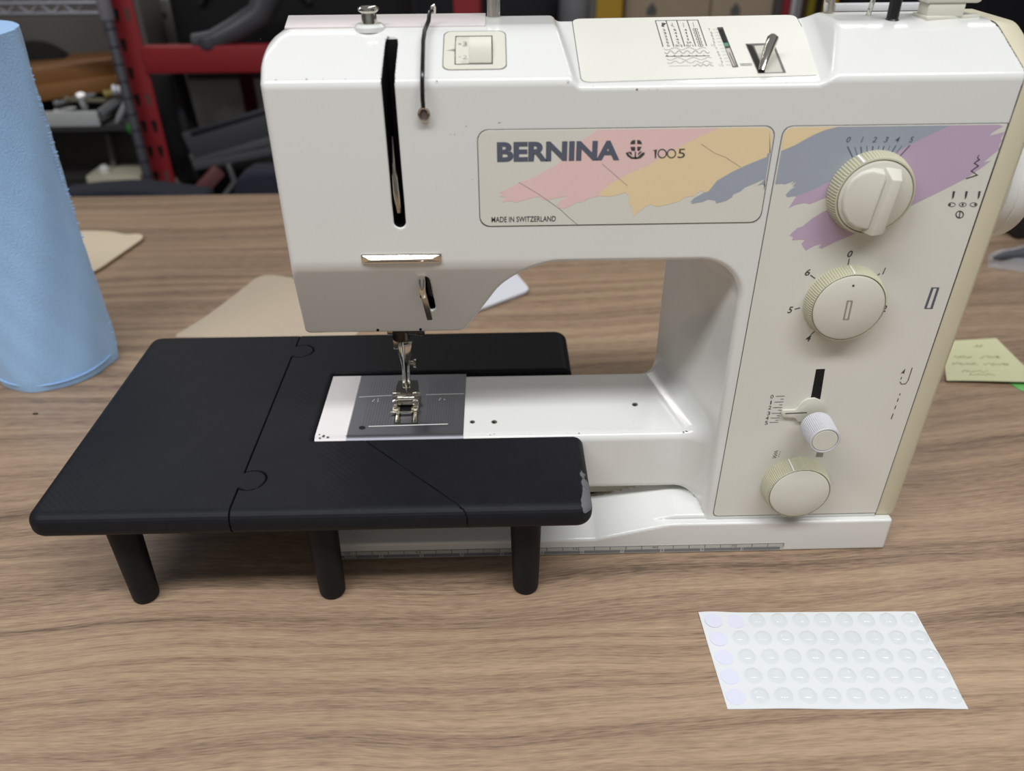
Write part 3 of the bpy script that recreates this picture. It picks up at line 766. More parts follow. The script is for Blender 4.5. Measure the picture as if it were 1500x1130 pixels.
# take-up lever inside its slot
tl = G().tube([(SLX - 0.1, 1.3, 26.2), (SLX - 0.08, 0.9, 25.2), (SLX - 0.05, 0.55, 24.5), (SLX - 0.02, 0.42, 23.7), (SLX, 0.55, 22.8), (SLX + 0.02, 1.1, 22.4)], [0.05, 0.09, 0.13, 0.15, 0.12, 0.08], 10).build('take_up_lever', STEEL, sm)
# chrome badge bar
b0 = atY(528, 370, 0.5); b1 = atY(648, 385, 0.5)
bx0, bx1, bz0, bz1 = b0[0] + 0.02, b1[0] - 0.02, 20.12, 20.62
g = G().box((bx0, 0.42, bz0), (bx1, 0.6, bz1)); bd = g.build('chrome_badge', CHROME, sm, 0.03)
zc = (bz0 + bz1) / 2
g = G().add([(bx0 + 0.08, 0.42, bz0 + 0.07), (bx1 - 0.08, 0.42, bz0 + 0.07), (bx1 - 0.08, 0.42, bz1 - 0.07), (bx0 + 0.08, 0.42, bz1 - 0.07), (bx0 + 0.45, 0.27, zc - 0.03), (bx1 - 0.45, 0.27, zc - 0.03), (bx1 - 0.45, 0.27, zc + 0.03), (bx0 + 0.45, 0.27, zc + 0.03)],
          [(0, 1, 5, 4), (1, 2, 6, 5), (2, 3, 7, 6), (3, 0, 4, 7), (4, 5, 6, 7)])
g.build('badge_ridge', CHROME, bd)
# presser lifter
lf = G().tube([(6.36, 1.7, 19.2), (6.35, 0.95, 19.22), (6.34, 0.55, 19.1), (6.33, 0.4, 18.7), (6.34, 0.5, 18.2)], 0.17, 10).build('presser_lifter', CHROME, sm)
G().bar((6.36, 0.6, 18.3), (6.54, 1.3, 16.45), 0.3, 0.16, (0, 1, 0.2)).build('lifter_tongue', STEEL, lf, 0.03)
# two screw holes along the lower head edge
HT = Plane((0, 0.5, 19.92), (1, 0, 0), (0, -0.38, 1))
for x, y in ((553.5, 483.5), (616, 482.5)):
    flat('screw_hole', HT, [(x + 2.2 * math.cos(t), y + 2 * math.sin(t)) for t in np.linspace(0, 6.283, 13)[:-1]], VOID, sm, 0.02)

# --------------------------------------------------------------- stitch chart plate on top
oc = [(852, 121), (838, 28), (1165, 22), (1212, 110)]
oc = [STP.px(*p) for p in oc]
oc = [tuple(p) for p in round_poly([np.array(p) for p in oc], 0.5, 5)]
scp = plane_plate('stitch_chart_plate', STP, oc, 0.12, IVORY, sm, 0.02); scp['label'] = 'ivory stitch chart plate'
SP = Plane(STP.pt(0, 0, 0.02), STP.u, STP.v)
def s3(x, y): return (940 + x / 6.25, 10 + y / 6.25)
strokes('chart_grid_line', SP, [[s3(125, 128), s3(513, 122)], [s3(125, 128), s3(195, 368)], [s3(222, 126), s3(294, 366)], [s3(319, 124), s3(394, 364)], [s3(415, 123), s3(494, 362)], [s3(513, 122), s3(594, 360)]], 0.045, INKDARK, scp)
strokes('chart_symbol', SP, [[s3(182, 150), s3(205, 152), s3(188, 178), s3(205, 184)]], 0.1, INKDARK, scp)
strokes('chart_symbol', SP, [[s3(275, 148), s3(285, 165), s3(270, 170), s3(300, 186)], [s3(378, 145), s3(386, 186)], [s3(468, 145), s3(478, 186)]], 0.03, INKFADE, scp)
for i, r in enumerate(['2  5  4', '3  4  1', '2  1  1', '2  4  1', '5  2  24', '0  0/2  0/1']):
    for j, t in enumerate(r.split()):
        x = 205 + j * 98 + i * 7.6; y = 213 + i * 28.8; q = s3(x, y); wd = 1.6 * len(t) + 0.4
        lettering('chart_numeral', SP, t, (q[0] - wd, q[1] - 1.4, q[0] + wd, q[1] + 1.4), INKDARK, scp)
    q = s3(490 + i * 10, 210 + i * 28.8)
    for dx in (-1.6, 1.6):
        strokes('chart_symbol', SP, [[(q[0] + dx + 1.7 * math.cos(t), q[1] + 1.7 * math.sin(t)) for t in np.linspace(0, 2 * math.pi, 13)]], 0.03, INKDARK, scp)
for k, (y, amp, per, x0, x1, wd) in enumerate([(387, 10, 130, 205, 590, 0.03), (418, 13, 75, 210, 620, 0.04), (479, 11, 140, 228, 640, 0.03), (510, 10, 95, 235, 650, 0.03), (537, 9, 55, 470, 655, 0.04)]):
    ln = [s3(x, y + amp * math.sin(2 * math.pi * (x - x0) / per) - (x - x0) * 0.01) for x in np.linspace(x0, x1, 60)]
    strokes('stitch_line', SP, [ln], wd, INKFADE, scp)
strokes('stitch_line', SP, [[s3(218, 455), s3(622, 450)]], 0.06, INKDARK, scp)
strokes('stitch_line', SP, [[s3(250, 544), s3(450, 541)]], 0.025, INKFADE, scp)
for x in (232, 298, 365, 432, 500, 567): flat('stitch_dot', SP, [s3(x - 10, 452), s3(x, 441), s3(x + 10, 450)], INKDARK, scp, 0.014)
# pattern selector slot with scale
flat('selector_slot', SP, [s3(688, 190), s3(742, 187), s3(885, 553), s3(832, 556)], SEAM, scp, 0.012)
flat('selector_slot_opening', SP, [s3(703, 208), s3(742, 206), s3(785, 330), s3(750, 335)], VOID, scp, 0.014)
flat('green_indicator', SP, [s3(748, 335), s3(786, 330), s3(800, 360), s3(758, 366)], mat('green_indicator_plastic', (70, 134, 100), 0.4), scp, 0.016)
flat('slot_liner', SP, [s3(768, 385), s3(806, 380), s3(868, 545), s3(838, 548)], mat('grey_slot_liner', (196, 188, 176), 0.5), scp, 0.016)
strokes('slot_liner_line', SP, [[s3(800, 420), s3(858, 548)]], 0.05, INKDARK, scp, 0.018)
for i, (x, y, t) in enumerate([(650, 208, '7'), (668, 236, '6'), (674, 265, '5'), (684, 293, '4'), (690, 322, '3'), (702, 352, '1/2'), (715, 383, '7'), (728, 413, '6'), (740, 442, '5'), (752, 473, '4'), (762, 503, '3'), (772, 534, '1/2')]):
    strokes('scale_tick', SP, [[s3(x, y), s3(x + 45, y - 1)]], 0.025, INKFADE, scp)
    q = s3(x - (45 if len(t) > 1 else 30), y + 2); wd = 2.0 if len(t) == 1 else 4.2
    lettering('scale_numeral', SP, t, (q[0] - wd * 0.7, q[1] - 1.6, q[0] + wd * 0.7, q[1] + 1.6), INKFADE, scp)
strokes('bar_mark', SP, [[s3(898, 525), s3(1008, 522)], [s3(902, 538), s3(1012, 536)]], 0.05, INKDARK, scp)
# lever window and chrome lever
flat('lever_window', SP, [s3(948, 340), s3(1210, 333), s3(1322, 606), s3(1065, 612)], mat('grey_window_edge', (92, 88, 80), 0.4), scp, 0.012)
flat('lever_window_floor', SP, [s3(1030, 360), s3(1195, 350), s3(1292, 600), s3(1128, 606)], mat('pale_window_floor', (196, 194, 182), 0.4), scp, 0.014)
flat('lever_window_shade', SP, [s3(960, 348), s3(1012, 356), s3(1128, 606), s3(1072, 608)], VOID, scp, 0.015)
lv = [SP.pt(*SP.px(*s3(1098, 590)), 0.0), SP.pt(*SP.px(*s3(1110, 560)), 0.25), SP.pt(*SP.px(*s3(1130, 490)), 0.62)]
top = SP.pt(*SP.px(*s3(1160, 455)), 0.95)
lv2 = [lv[0], lv[1], (lv[1] + top) / 2, top + np.array([0, -0.05, -0.1]), top + np.array([0.0, 0.1, 0.02])]
G().tube(lv2, [0.16, 0.2, 0.26, 0.28, 0.14], 12).build('selector_lever', CHROME, scp)

# --------------------------------------------------------------- ruler along the base
RP = Plane((0, 0.1, 0), (1, 0, 0), (0, 0, 1))
rl = G().box((-0.05, 0.1, 0.1), (28.05, 0.13, 0.72)).build('ruler_strip', mat('pale_ruler_print', (196, 196, 190), 0.4), sm)
rl['label'] = 'printed ruler along the base edge'
strokes('ruler_line', RP, [[(0, 0.7), (28, 0.7)]] + [[(i, 0.42), (i, 0.7)] for i in range(29)], 0.035, INKDARK, rl, 0.006, px=False)
for i in range(11):
    x0 = i * 2.54 + (0.12 if i else 0.0); x1 = min((i + 1) * 2.54 - 0.12, 28)
    flat('inch_bar', RP, [(x0, 0.16), (x1, 0.16), (x1, 0.40), (x0, 0.40)], mat('grey_ruler_ink', (128, 130, 133), 0.5), rl, 0.006, px=False)
    if i: lettering('ruler_numeral', RP, str(i), (i * 2.54, 0.29, 0.12 * len(str(i)), 0.2), INKDARK, rl, h=0.007, px=False)
for c in (5, 10, 15, 20, 25): lettering('ruler_numeral', RP, str(c), (c - 0.2, 0.57, 0.12 * len(str(c)) + 0.02, 0.14), INKDARK, rl, h=0.007, px=False)
lettering('ruler_numeral', RP, 'cm', (0.45, 0.57, 0.35, 0.13), INKDARK, rl, h=0.007, px=False)
lettering('ruler_numeral', RP, 'inch', (0.6, 0.29, 0.7, 0.16), PAINTW, rl, h=0.009, px=False)

# --------------------------------------------------------------- free arm: needle plate and end cover
g = G()
def arm_strip(x0, x1, lift, yb=9.3):
    prof = [(yb - 0.05, 8.0 + lift), (2.55, 8.0 + lift)]
    for i in range(1, 7):
        a = math.radians(90 * i / 6); prof.append((2.55 - (0.52 + lift) * math.sin(a), 7.48 + (0.52 + lift) * math.cos(a)))
    prof.append((2.03 - lift, 6.9)); prof += [(2.3, 6.9), (2.8, 7.6), (yb - 0.05, 7.6)]
    return [(x0, y, z) for y, z in prof], (x1 - x0, 0, 0)
npl = link('needle_plate', *prism_vf(*arm_strip(0.93, 7.96, 0.035)), PLATEMETAL, sm); npl['label'] = 'dark grey steel needle plate'
ec = link('arm_end_cover', *prism_vf(*arm_strip(-1.0, 0.9, 0.04)), mat('pinkish_white_cover', (226, 220, 220), 0.3, vary=0.02), sm, 0.02, 1)
NP = Plane((0, 0, 8.036), (1, 0, 0), (0, 1, 0))
lines = []
for i in range(12):
    x = 1.75 + i * 0.17; lines.append([(x, 3.2), (x, 8.6)])
    x = 5.62 + i * 0.15; lines.append([(x, 3.2), (x, 8.6)])
strokes('guide_groove', NP, lines, 0.022, mat('groove_shadow_steel', (78, 78, 82), 0.5, 0.6), npl, 0.004, px=False)
strokes('white_guide_line', NP, [[(526, 582), (574, 579.5)], [(624, 578.5), (680, 577)], [(540, 625), (656, 621.5)]], 0.07, PAINTW, npl, 0.006)
for x, y in ((548, 586), (554, 585), (546, 588), (553.5, 588), (645, 584), (643.5, 586), (651, 585.5), (598, 608)):
    flat('engraved_dot', NP, [(x + 0.9 * math.cos(t), y + 0.8 * math.sin(t)) for t in np.linspace(0, 6.283, 9)[:-1]], PAINTW, npl, 0.006)
flat('plate_screw', NP, [(530.5 + 5 * math.cos(t), 627 + 2.8 * math.sin(t)) for t in np.linspace(0, 6.283, 17)[:-1]], VOID, npl, 0.006)
flat('feed_slot', NP, [(580.5, 566), (584, 558), (612, 557), (613.5, 566), (612, 622), (577, 622)], mat('dark_feed_slot', (30, 29, 30), 0.4), npl, 0.005)
flat('feed_tongue', NP, [(588, 597), (603, 597), (603, 620), (587, 620)], PLATEMETAL, npl, 0.008)
for x in (581.5, 607.5):
    p0_, p1_ = atZ(x, 620, 8.05), atZ(x + 1.5, 598, 8.05)
    G().bar(p0_, p1_, 0.2, 0.12).build('feed_dog', STEEL, npl, 0.02)
# arm holes and front screw hole
AP = Plane((0, 0, 8.0), (1, 0, 0), (0, 1, 0))
for x, y, r in ((692, 618.5, 4), (724, 618.5, 4.5), (930, 593, 4.5)):
    flat('arm_screw_hole', AP, [(x + r * math.cos(t), y + r * 0.62 * math.sin(t)) for t in np.linspace(0, 6.283, 15)[:-1]], mat('shaded_screw_recess', (128, 124, 116), 0.5, 0.5), sm, 0.008)
    flat('arm_screw_slot', AP, [(x - r * 0.1 + r * 0.55 * math.cos(t), y + 0.5 + r * 0.38 * math.sin(t)) for t in np.linspace(0, 6.283, 13)[:-1]], DARKSTEEL, sm, 0.012)
cc = atY(985.5, 657, 1.95)

# --------------------------------------------------------------- needle bar, presser foot
YN = 6.1
def N_(x, y, dy=0): return atY(x, y, YN + dy)
pb = G().lathe((N_(589, 495)[0], YN + 0.5, 12.6), (0, 0, 1), [(0.3, 0), (0.3, 4.5), (0.1, 4.5)], 20).build('presser_bar', STEEL, sm)
nb_x = N_(589, 497)[0]
G().lathe((nb_x, YN - 0.35, 13.2), (0, 0, 1), [(0.24, 0), (0.24, 4.0), (0.1, 4.0)], 20).build('needle_bar', DARKSTEEL, sm)
nc = G().lathe((nb_x, YN - 0.35, 12.75), (0, 0, 1), [(0.42, 0), (0.52, 0.12), (0.52, 0.62), (0.42, 0.75), (0.42, 1.1), (0.1, 1.1)], 24).build('needle_clamp', DARKSTEEL, sm)
sx = N_(606, 495)
G().lathe((nb_x + 0.4, YN - 0.35, 13.25), (1, 0, 0.03), [(0.2, 0), (0.2, 0.5), (0.26, 0.52), (0.26, 0.72), (0.32, 0.74), (0.32, 1.0), (0.2, 1.04), (0.05, 1.04)], 20).build('clamp_screw', DARKSTEEL, nc)
G().box((nb_x - 0.78, YN - 0.6, 13.2), (nb_x - 0.42, YN - 0.2, 13.55)).build('thread_hook', STEEL, nc, 0.04)
G().box((nb_x - 0.48, YN - 0.6, 12.2), (nb_x - 0.2, YN - 0.3, 12.9)).build('clamp_prong', STEEL, nc, 0.03)
foot = G()
def quadbar(name, pts, y, th, m, parent, bev=0.03):
    return link(name, *prism_vf([atY(px_, py_, y) for px_, py_ in pts], (0, th, 0)), m, parent, bev)
pf = quadbar('presser_foot', [(583, 507), (603, 504), (603, 520), (599.5, 530), (601, 569), (590, 569), (588, 534), (583.5, 518)], YN - 0.15, 0.45, CHROME, sm, 0.05)
quadbar('shank_groove', [(590.5, 532), (596, 531), (597.5, 562), (593.5, 562)], YN - 0.16, 0.05, DARKSTEEL, pf, 0.0)
G().lathe(N_(601, 532, 0.1), (1, -0.2, 0), [(0.14, 0), (0.14, 0.25), (0.3, 0.28), (0.3, 0.42), (0.1, 0.44)], 20).build('foot_lever_screw', STEEL, pf)
q0 = atZ(595, 584, 8.6)
fx, fy = q0[0], q0[1]
G().lathe((nb_x + 0.02, YN - 0.35, 8.3), (0, 0, 1), [(0.02, 0), (0.045, 0.25), (0.05, 3.2), (0.09, 3.3), (0.09, 4.7), (0.02, 4.7)], 12).build('needle', CHROME, sm)
G().box((fx - 0.62, fy - 0.35, 8.35), (fx + 0.68, fy + 0.75, 8.62)).build('foot_hinge_block', STEEL, pf, 0.06)
for dx in (-0.66, 0.62):
    G().box((fx + dx - 0.16, fy - 0.55, 8.3), (fx + dx + 0.14, fy - 0.02, 8.72)).build('foot_cheek', CHROME, pf, 0.05)
    G().box((fx + dx - 0.26, fy + 0.5, 8.45), (fx + dx + 0.24, fy + 0.72, 8.66)).build('foot_cross_pin', CHROME, pf, 0.04)
    G().box((fx + dx * 0.9 - 0.22, fy - 0.9, 8.09), (fx + dx * 0.9 + 0.22, fy + 1.2, 8.25)).build('foot_toe', STEEL, pf, 0.04)
G().lathe((fx - 0.5, fy - 0.2, 8.78), (1, 0, 0), [(0.14, 0), (0.14, 1.05), (0.05, 1.05)], 16).build('foot_hinge_pin', CHROME, pf)
G().box((fx - 0.95, fy - 1.02, 8.12), (fx + 0.45, fy - 0.88, 8.24)).build('foot_front_bar', CHROME, pf, 0.03)

# --------------------------------------------------------------- pins on top
clear = mat('clear_acrylic', (238, 236, 226), 0.08, trans=0.85, vary=0.01)
G().lathe((10.25, 7.2, 30.45), (0, 0, 1), [(0.33, 0), (0.33, 3.2), (0.1, 3.3)], 24).build('spool_pin', clear, sm)['label'] = 'clear spool pin'
G().lathe((29.55, 4.9, 30.45), (0, 0, 1), [(0.36, 0), (0.28, 0.1), (0.28, 3.0), (0.1, 3.0)], 24).build('bobbin_spindle', mat('black_bobbin_spindle', (34, 33, 34), 0.3), sm)
g = G().prism([(31.1, 4.6, 30.48), (34.0, 5.2, 30.48), (34.1, 5.6, 30.48), (33.0, 6.4, 30.48), (31.1, 6.2, 30.48)], (0, 0, 0.16)); bw = g.build('bobbin_winder', CREAM_LIGHT, sm, 0.03)
G().box((31.2, 4.9, 30.6), (33.0, 6.0, 31.25)).build('winder_block', CREAM_LIGHT, bw, 0.06)
G().box((31.0, 4.8, 31.2), (33.7, 6.1, 31.9)).build('winder_head', CREAM_LIGHT, bw, 0.15)
G().box((28.0, 8.3, 30.4), (34.0, 8.9, 30.75)).build('rear_rail', mat('pale_grey_rail', (206, 205, 206), 0.3), sm, 0.05)
hd = [(27.8, 7.4, 30.4), (27.8, 7.4, 33.0)]
G().tube([(27.25, 7.2, 30.55), (27.2, 7.2, 31.2), (27.3, 7.2, 33)], 0.28, 12).build('carry_handle', clear, sm)
G().tube([(28.9, 6.2, 30.5), (29.2, 6.2, 33)], 0.12, 10).build('clear_guide', clear, sm)

# paint chips along the worn edges
g = G()
rnd = random.Random(7)
def chip(P, x, y, r, h):
    a, b = P.px(x, y); k = rnd.randint(5, 7); pts = []
    for i in range(k):
        t = 2 * math.pi * i / k; q = r * rnd.uniform(0.5, 1.1); pts.append(P.pt(a + q * math.cos(t), b + q * math.sin(t), h))
    g.add(pts, [tuple(range(k))])
for x, y, r in [(404, 117, .035), (449, 116, .045), (473, 116, .025), (506, 115.5, .03), (419, 118, .02)]: chip(SLOPE, x, y, r, 0.014)
for x, y, r in [(640, 119, .05), (683, 185, .035), (731, 180, .035), (734, 179, .025), (660, 197, .025), (666, 197, .025), (692, 263, .025), (639, 275, .02), (683, 140, .015), (395, 215, .02), (442, 222, .02), (421, 269, .02)]: chip(FP, x, y, r, 0.008)
for x, y, r in [(933, 131, .05), (950, 131, .025), (963, 131, .025), (832, 120, .04), (1152, 122, .02), (869, 126, .02)]: chip(FP, x, y, r, 0.008)
for x, y, r in [(379, 58, .03), (376, 95, .02)]: chip(SLOPE, x + 3, y, r, 0.02)
for x, y, r in [(688, 610, .02), (812, 603, .02), (928, 618, .03), (832, 635, .02), (718, 637, .04), (724, 636, .04), (848, 635, .05), (862, 636, .025), (766, 636, .02), (776, 636, .02), (713, 633, .02)]: chip(AP, x, y, r, 0.008)
tag(g.build('paint_chips', CHIP, sm), kind='stuff')
g = G()
for x, y, r in [(474, 639, .12), (480, 641, .1), (468, 642, .09), (468, 637, .07), (507, 639, .06)]: chip(NP, x, y, r, 0.012)
for x, y, r in [(1006, 631.5, .12), (1013, 630, .1), (1001, 633, .06)]: chip(AP, x, y, r, 0.006)
tag(g.build('worn_spots', CHIP, sm), kind='stuff')

# ================================================================== EXTENSION TABLE
et = thing('extension_table', (0, 0, 0), 'black 3D-printed extension table fitted around the sewing machine arm', 'extension table')
ZT, ZB = 8.08, 6.5
XL, XR, YF, YB = -15.25, 15.15, -4.62, 15.35
SEAMX = -4.33
t1 = atZ(372, 703, ZT); t2 = atZ(445, 514, ZT)
t1[0] = t2[0] = SEAMX + 0.52
d1 = atZ(545, 652, ZT); d2 = atZ(670, 738, ZT)
def outline2(x, y):
    cx, cy = (XL + XR) / 2, (YF + YB) / 2; r = 0.9
    qx = np.abs(x - cx) - (XR - XL) / 2 + r; qy = np.abs(y - cy) - (YB - YF) / 2 + r
    d = np.sqrt(np.maximum(qx, 0) ** 2 + np.maximum(qy, 0) ** 2) + np.minimum(np.maximum(qx, qy), 0) - r
    return d
def slot2(x, y):
    r = 0.25; cx, cy = 9.45, (1.97 + 9.62) / 2
    qx = np.abs(x - cx) - 10.55 + r; qy = np.abs(y - cy) - (9.62 - 1.97) / 2 + r
    return np.sqrt(np.maximum(qx, 0) ** 2 + np.maximum(qy, 0) ** 2) + np.minimum(np.maximum(qx, qy), 0) - r
def solid(x, y, z):
    h = (ZT - ZB) / 2; r = 0.66
    q1 = outline2(x, y) + r; q2 = np.abs(z - (ZT + ZB) / 2) - h + r
    d = np.sqrt(np.maximum(q1, 0) ** 2 + np.maximum(q2, 0) ** 2) + np.minimum(np.maximum(q1, q2), 0) - r
    return smax(d, -slot2(x, y), 0.22)
def left2(x, y):
    a = x - SEAMX
    for t in (t1, t2): a = np.minimum(a, np.sqrt((x - t[0]) ** 2 + (y - t[1]) ** 2) - 0.85)
    return a
dn = np.array([d2[1] - d1[1], -(d2[0] - d1[0])]); dn /= np.linalg.norm(dn)
if dn[0] < 0: dn = -dn
def wing2(x, y):                      # front wing: right of the diagonal joint, in front of the slot
    return np.maximum(-((x - d1[0]) * dn[0] + (y - d1[1]) * dn[1]), y - 5.0)
GP = 0.022
shell('table_panel', lambda x, y, z: smax(solid(x, y, z), left2(x, y) + GP, 0.05), (-15.8, -5.2, 6.2), (-2.2, 15.9, 8.4), 0.09, [BLACK_PLASTIC], et)['label'] = 'black left-hand panel with jigsaw tabs'
shell('table_panel', lambda x, y, z: smax(smax(solid(x, y, z), -left2(x, y) + GP, 0.05), -wing2(x, y) + 0.007, 0.03), (-5.2, -5.2, 6.2), (15.7, 15.9, 8.4), 0.09, [BLACK_PLASTIC], et)['label'] = 'black middle panel around the slot'
shell('table_wing', lambda x, y, z: smax(solid(x, y, z), wing2(x, y) + 0.007, 0.03), (-1.0, -5.2, 6.2), (15.7, 5.2, 8.4), 0.09, [BLACK_WORN], et)['label'] = 'black front wing with scuffed corner'
leg = None
for x, y in ((-11.3, -2.55), (-0.1, -2.5), (11.57, -2.45), (-11.3, 13.2), (-0.1, 13.2), (11.57, 13.2)):
    if leg is None:
        leg = G().lathe((x, y, 0), (0, 0, 1), [(0.62, 0.0), (0.74, 0.1), (0.77, 0.25), (0.93, 6.58), (0.2, 6.58)], 40).build('leg', BLACK_PLASTIC, et); L0 = np.array([x, y, 0])
    else:
        c = leg.copy(); COL.objects.link(c); c.parent = et; c.location = tuple((np.array([x, y, 0]) - L0) * S)
# thread snip lying on the left panel
SNP = Plane((0, 0, ZT), (1, 0, 0), (0, 1, 0))

# ================================================================== BUMPER SHEET
bs = thing('bumper_sheet', (28, -8, 0), 'white backing sheet of clear rubber bumper dots on the table', 'sticker sheet')
cor = [atZ(1023, 897, 0.1), atZ(1341, 895, 0.1), atZ(1419, 1038, 0.1), atZ(1066, 1038, 0.1)]
nx, ny = 36, 18; vv = []; ff = []
def sheet_z(u, v):
    z = 0.04 + 0.10 * math.exp(-((u - 0.06) / 0.08) ** 2 - (v / 0.25) ** 2) + 0.12 * math.exp(-((1 - u) / 0.02) ** 2 - ((v - 0.62) / 0.2) ** 2)
    z += 0.05 * math.exp(-((u - 0.25) / 0.12) ** 2 - ((1 - v) / 0.12) ** 2) + 0.05 * math.exp(-((u - 0.82) / 0.1) ** 2 - ((1 - v) / 0.1) ** 2)
    return z
def sheet_p(u, v, lift=0.0):
    p = (1 - v) * ((1 - u) * cor[0] + u * cor[1]) + v * ((1 - u) * cor[3] + u * cor[2])
    return np.array([p[0], p[1], sheet_z(u, v) + lift])
for j in range(ny + 1):
    for i in range(nx + 1): vv.append(sheet_p(i / nx, j / ny))
nv = len(vv)
vv += [p - np.array([0, 0, 0.03]) for p in vv]
for j in range(ny):
    for i in range(nx):
        a = j * (nx + 1) + i; q = (a, a + nx + 1, a + nx + 2, a + 1); ff.append(q); ff.append(tuple(k + nv for k in q[::-1]))
rim = [i for i in range(nx + 1)] + [j * (nx + 1) + nx for j in range(1, ny + 1)] + [ny * (nx + 1) + i for i in range(nx - 1, -1, -1)] + [j * (nx + 1) for j in range(ny - 1, 0, -1)]
for k in range(len(rim)):
    a, b = rim[k], rim[(k + 1) % len(rim)]; ff.append((a, b, b + nv, a + nv))
link('backing', vv, ff, mat('white_release_paper', (228, 231, 233), 0.4, vary=0.02), bs, angle=60)
rub = bpy.data.materials.new('clear_rubber'); rub.use_nodes = True
_n = rub.node_tree.nodes; _l = rub.node_tree.links; _n.remove(_n['Principled BSDF'])
_t = _n.new('ShaderNodeBsdfTransparent'); _t.inputs[0].default_value = (0.985, 0.99, 0.99, 1)
_g = _n.new('ShaderNodeBsdfGlossy'); _g.inputs['Roughness'].default_value = 0.09
_f = _n.new('ShaderNodeFresnel'); _f.inputs['IOR'].default_value = 1.42
_m = _n.new('ShaderNodeMixShader'); _b = _n.new('ShaderNodeNewGeometry'); _s = _n.new('ShaderNodeMath'); _s.operation = 'MULTIPLY'; _i = _n.new('ShaderNodeMath'); _i.operation = 'SUBTRACT'; _i.inputs[0].default_value = 1.0; _l.new(_b.outputs['Backfacing'], _i.inputs[1]); _l.new(_i.outputs[0], _s.inputs[0]); _l.new(_f.outputs[0], _s.inputs[1]); _l.new(_s.outputs[0], _m.inputs[0]); _l.new(_t.outputs[0], _m.inputs[1]); _l.new(_g.outputs[0], _m.inputs[2])
_l.new(_m.outputs[0], _n['Material Output'].inputs['Surface'])
spotm = mat('bare_adhesive_spot', (224, 226, 242), 0.25, vary=0.01)
B00 = atZ(1045, 910, 0.1); B09 = atZ(1333, 909, 0.1); B40 = atZ(1078, 1020, 0.1); B49 = atZ(1395, 1020, 0.1)
rows = ('back', 'second', 'middle', 'fourth', 'front'); nth = ('first', 'second', 'third', 'fourth', 'fifth', 'sixth', 'seventh', 'eighth', 'ninth', 'tenth')
dome = None
prof = [(0.47, 0.0), (0.475, 0.04), (0.455, 0.13), (0.40, 0.22), (0.31, 0.29), (0.2, 0.335), (0.09, 0.355), (0.01, 0.358)]
def sheet_height(p):
    e1 = cor[1] - cor[0]; e2 = cor[3] - cor[0]
    A = np.array([[e1[0], e2[0]], [e1[1], e2[1]]]); u, v = np.linalg.solve(A, (p - cor[0])[:2]); return sheet_z(min(max(u, 0), 1), min(max(v, 0), 1))
for i in range(5):
    for j in range(10):
        u, v = j / 9, i / 4
        p = (1 - v) * ((1 - u) * B00 + u * B09) + v * ((1 - u) * B40 + u * B49)
        z = sheet_height(p)
        if j == 0 or (i == 0 and j == 1):
            G().lathe((p[0], p[1], z + 0.006), (0, 0, 1), [(0.5, 0.0), (0.5, 0.018), (0.1, 0.018)], 28).build('bare_spot', spotm, bs)
            continue
        if dome is None:
            dome = G().lathe((0, 0, 0), (0, 0, 1), prof, 28).build('rubber_bumper', rub, None); o = dome
        else:
            o = dome.copy(); COL.objects.link(o)
        o.location = (p[0] * S, p[1] * S, (z + 0.012) * S)
        tag(o, 'clear rubber dome in the %s row of the sheet, %s column from the left' % (rows[i], nth[j]), 'bumper', 'clear rubber bumpers on the sheet')

# ================================================================== THINGS ON THE TABLE
# roll of blue shop towels
tr = thing('towel_roll', (-29, 25.3, 0), 'roll of blue paper shop towels standing at the left edge', 'paper towels')
RC, RR, RH = (-29.0, 25.35), 4.9, 27.35
vv = []; ff = []; na, nz = 110, 60; rnd = random.Random(3)
wob = [rnd.uniform(-1, 1) for _ in range(12)]
A0 = math.radians(8)                      # where the loose end lifts off, at the right
for j in range(nz + 1):
    z = 0.05 + (RH - 0.05) * j / nz
    for i in range(na + 1):
        a = A0 - 2 * math.pi * i / na
        r = RR + 0.08 * math.sin(3 * a + z * 0.25) + 0.05 * math.sin(7 * a - z * 0.5) + 0.03 * math.sin(11 * a + 1.3 * z)
        r += 0.18 * math.exp(-((i / na) / 0.035) ** 2)
        if z < 1.2: r -= 0.12 * (1 - z / 1.2) ** 2
        vv.append((RC[0] + r * math.cos(a), RC[1] + r * math.sin(a), z + (0.12 * math.sin(2 * a) if j == nz else 0)))
for j in range(nz):
    for i in range(na): k = j * (na + 1) + i; ff.append((k, k + 1, k + na + 2, k + na + 1))
k0 = nz * (na + 1); ff.append(tuple(range(k0, k0 + na + 1)))
ff.append(tuple(range(na, -1, -1)))
link('towel_layers', vv, ff, TOWEL, tr, angle=60)
# torn perforated edge: little tufts along the loose end
g = G()
for j in range(105):
    z = 0.8 + (RH - 1.2) * j / 105 + rnd.uniform(-0.05, 0.05)
    L = rnd.choice((0.06, 0.1, 0.13, 0.22)) if rnd.random() < 0.75 else 0.03
    a = A0 + 0.0; r = RR + 0.17
    p = np.array([RC[0] + r * math.cos(a), RC[1] + r * math.sin(a), z]); d = np.array([0.85, 0.5, rnd.uniform(-0.25, 0.25)])
    wdt = rnd.uniform(0.05, 0.11)
    t = np.array([0.03, -0.05, 0])
    g.add([p + (0, 0, -wdt) - d * 0.15, p + (0, 0, wdt) - d * 0.15, p + d * L + (0, 0, wdt * 0.4), p + d * L + (0, 0, -wdt * 0.3)] + [p + t + (0, 0, -wdt) - d * 0.15, p + t + (0, 0, wdt) - d * 0.15, p + t + d * L + (0, 0, wdt * 0.4), p + t + d * L + (0, 0, -wdt * 0.3)],
          [(0, 1, 2, 3), (7, 6, 5, 4), (0, 4, 5, 1), (1, 5, 6, 2), (2, 6, 7, 3), (3, 7, 4, 0)])
tag(g.build('torn_edge', TOWEL, tr), kind='stuff')
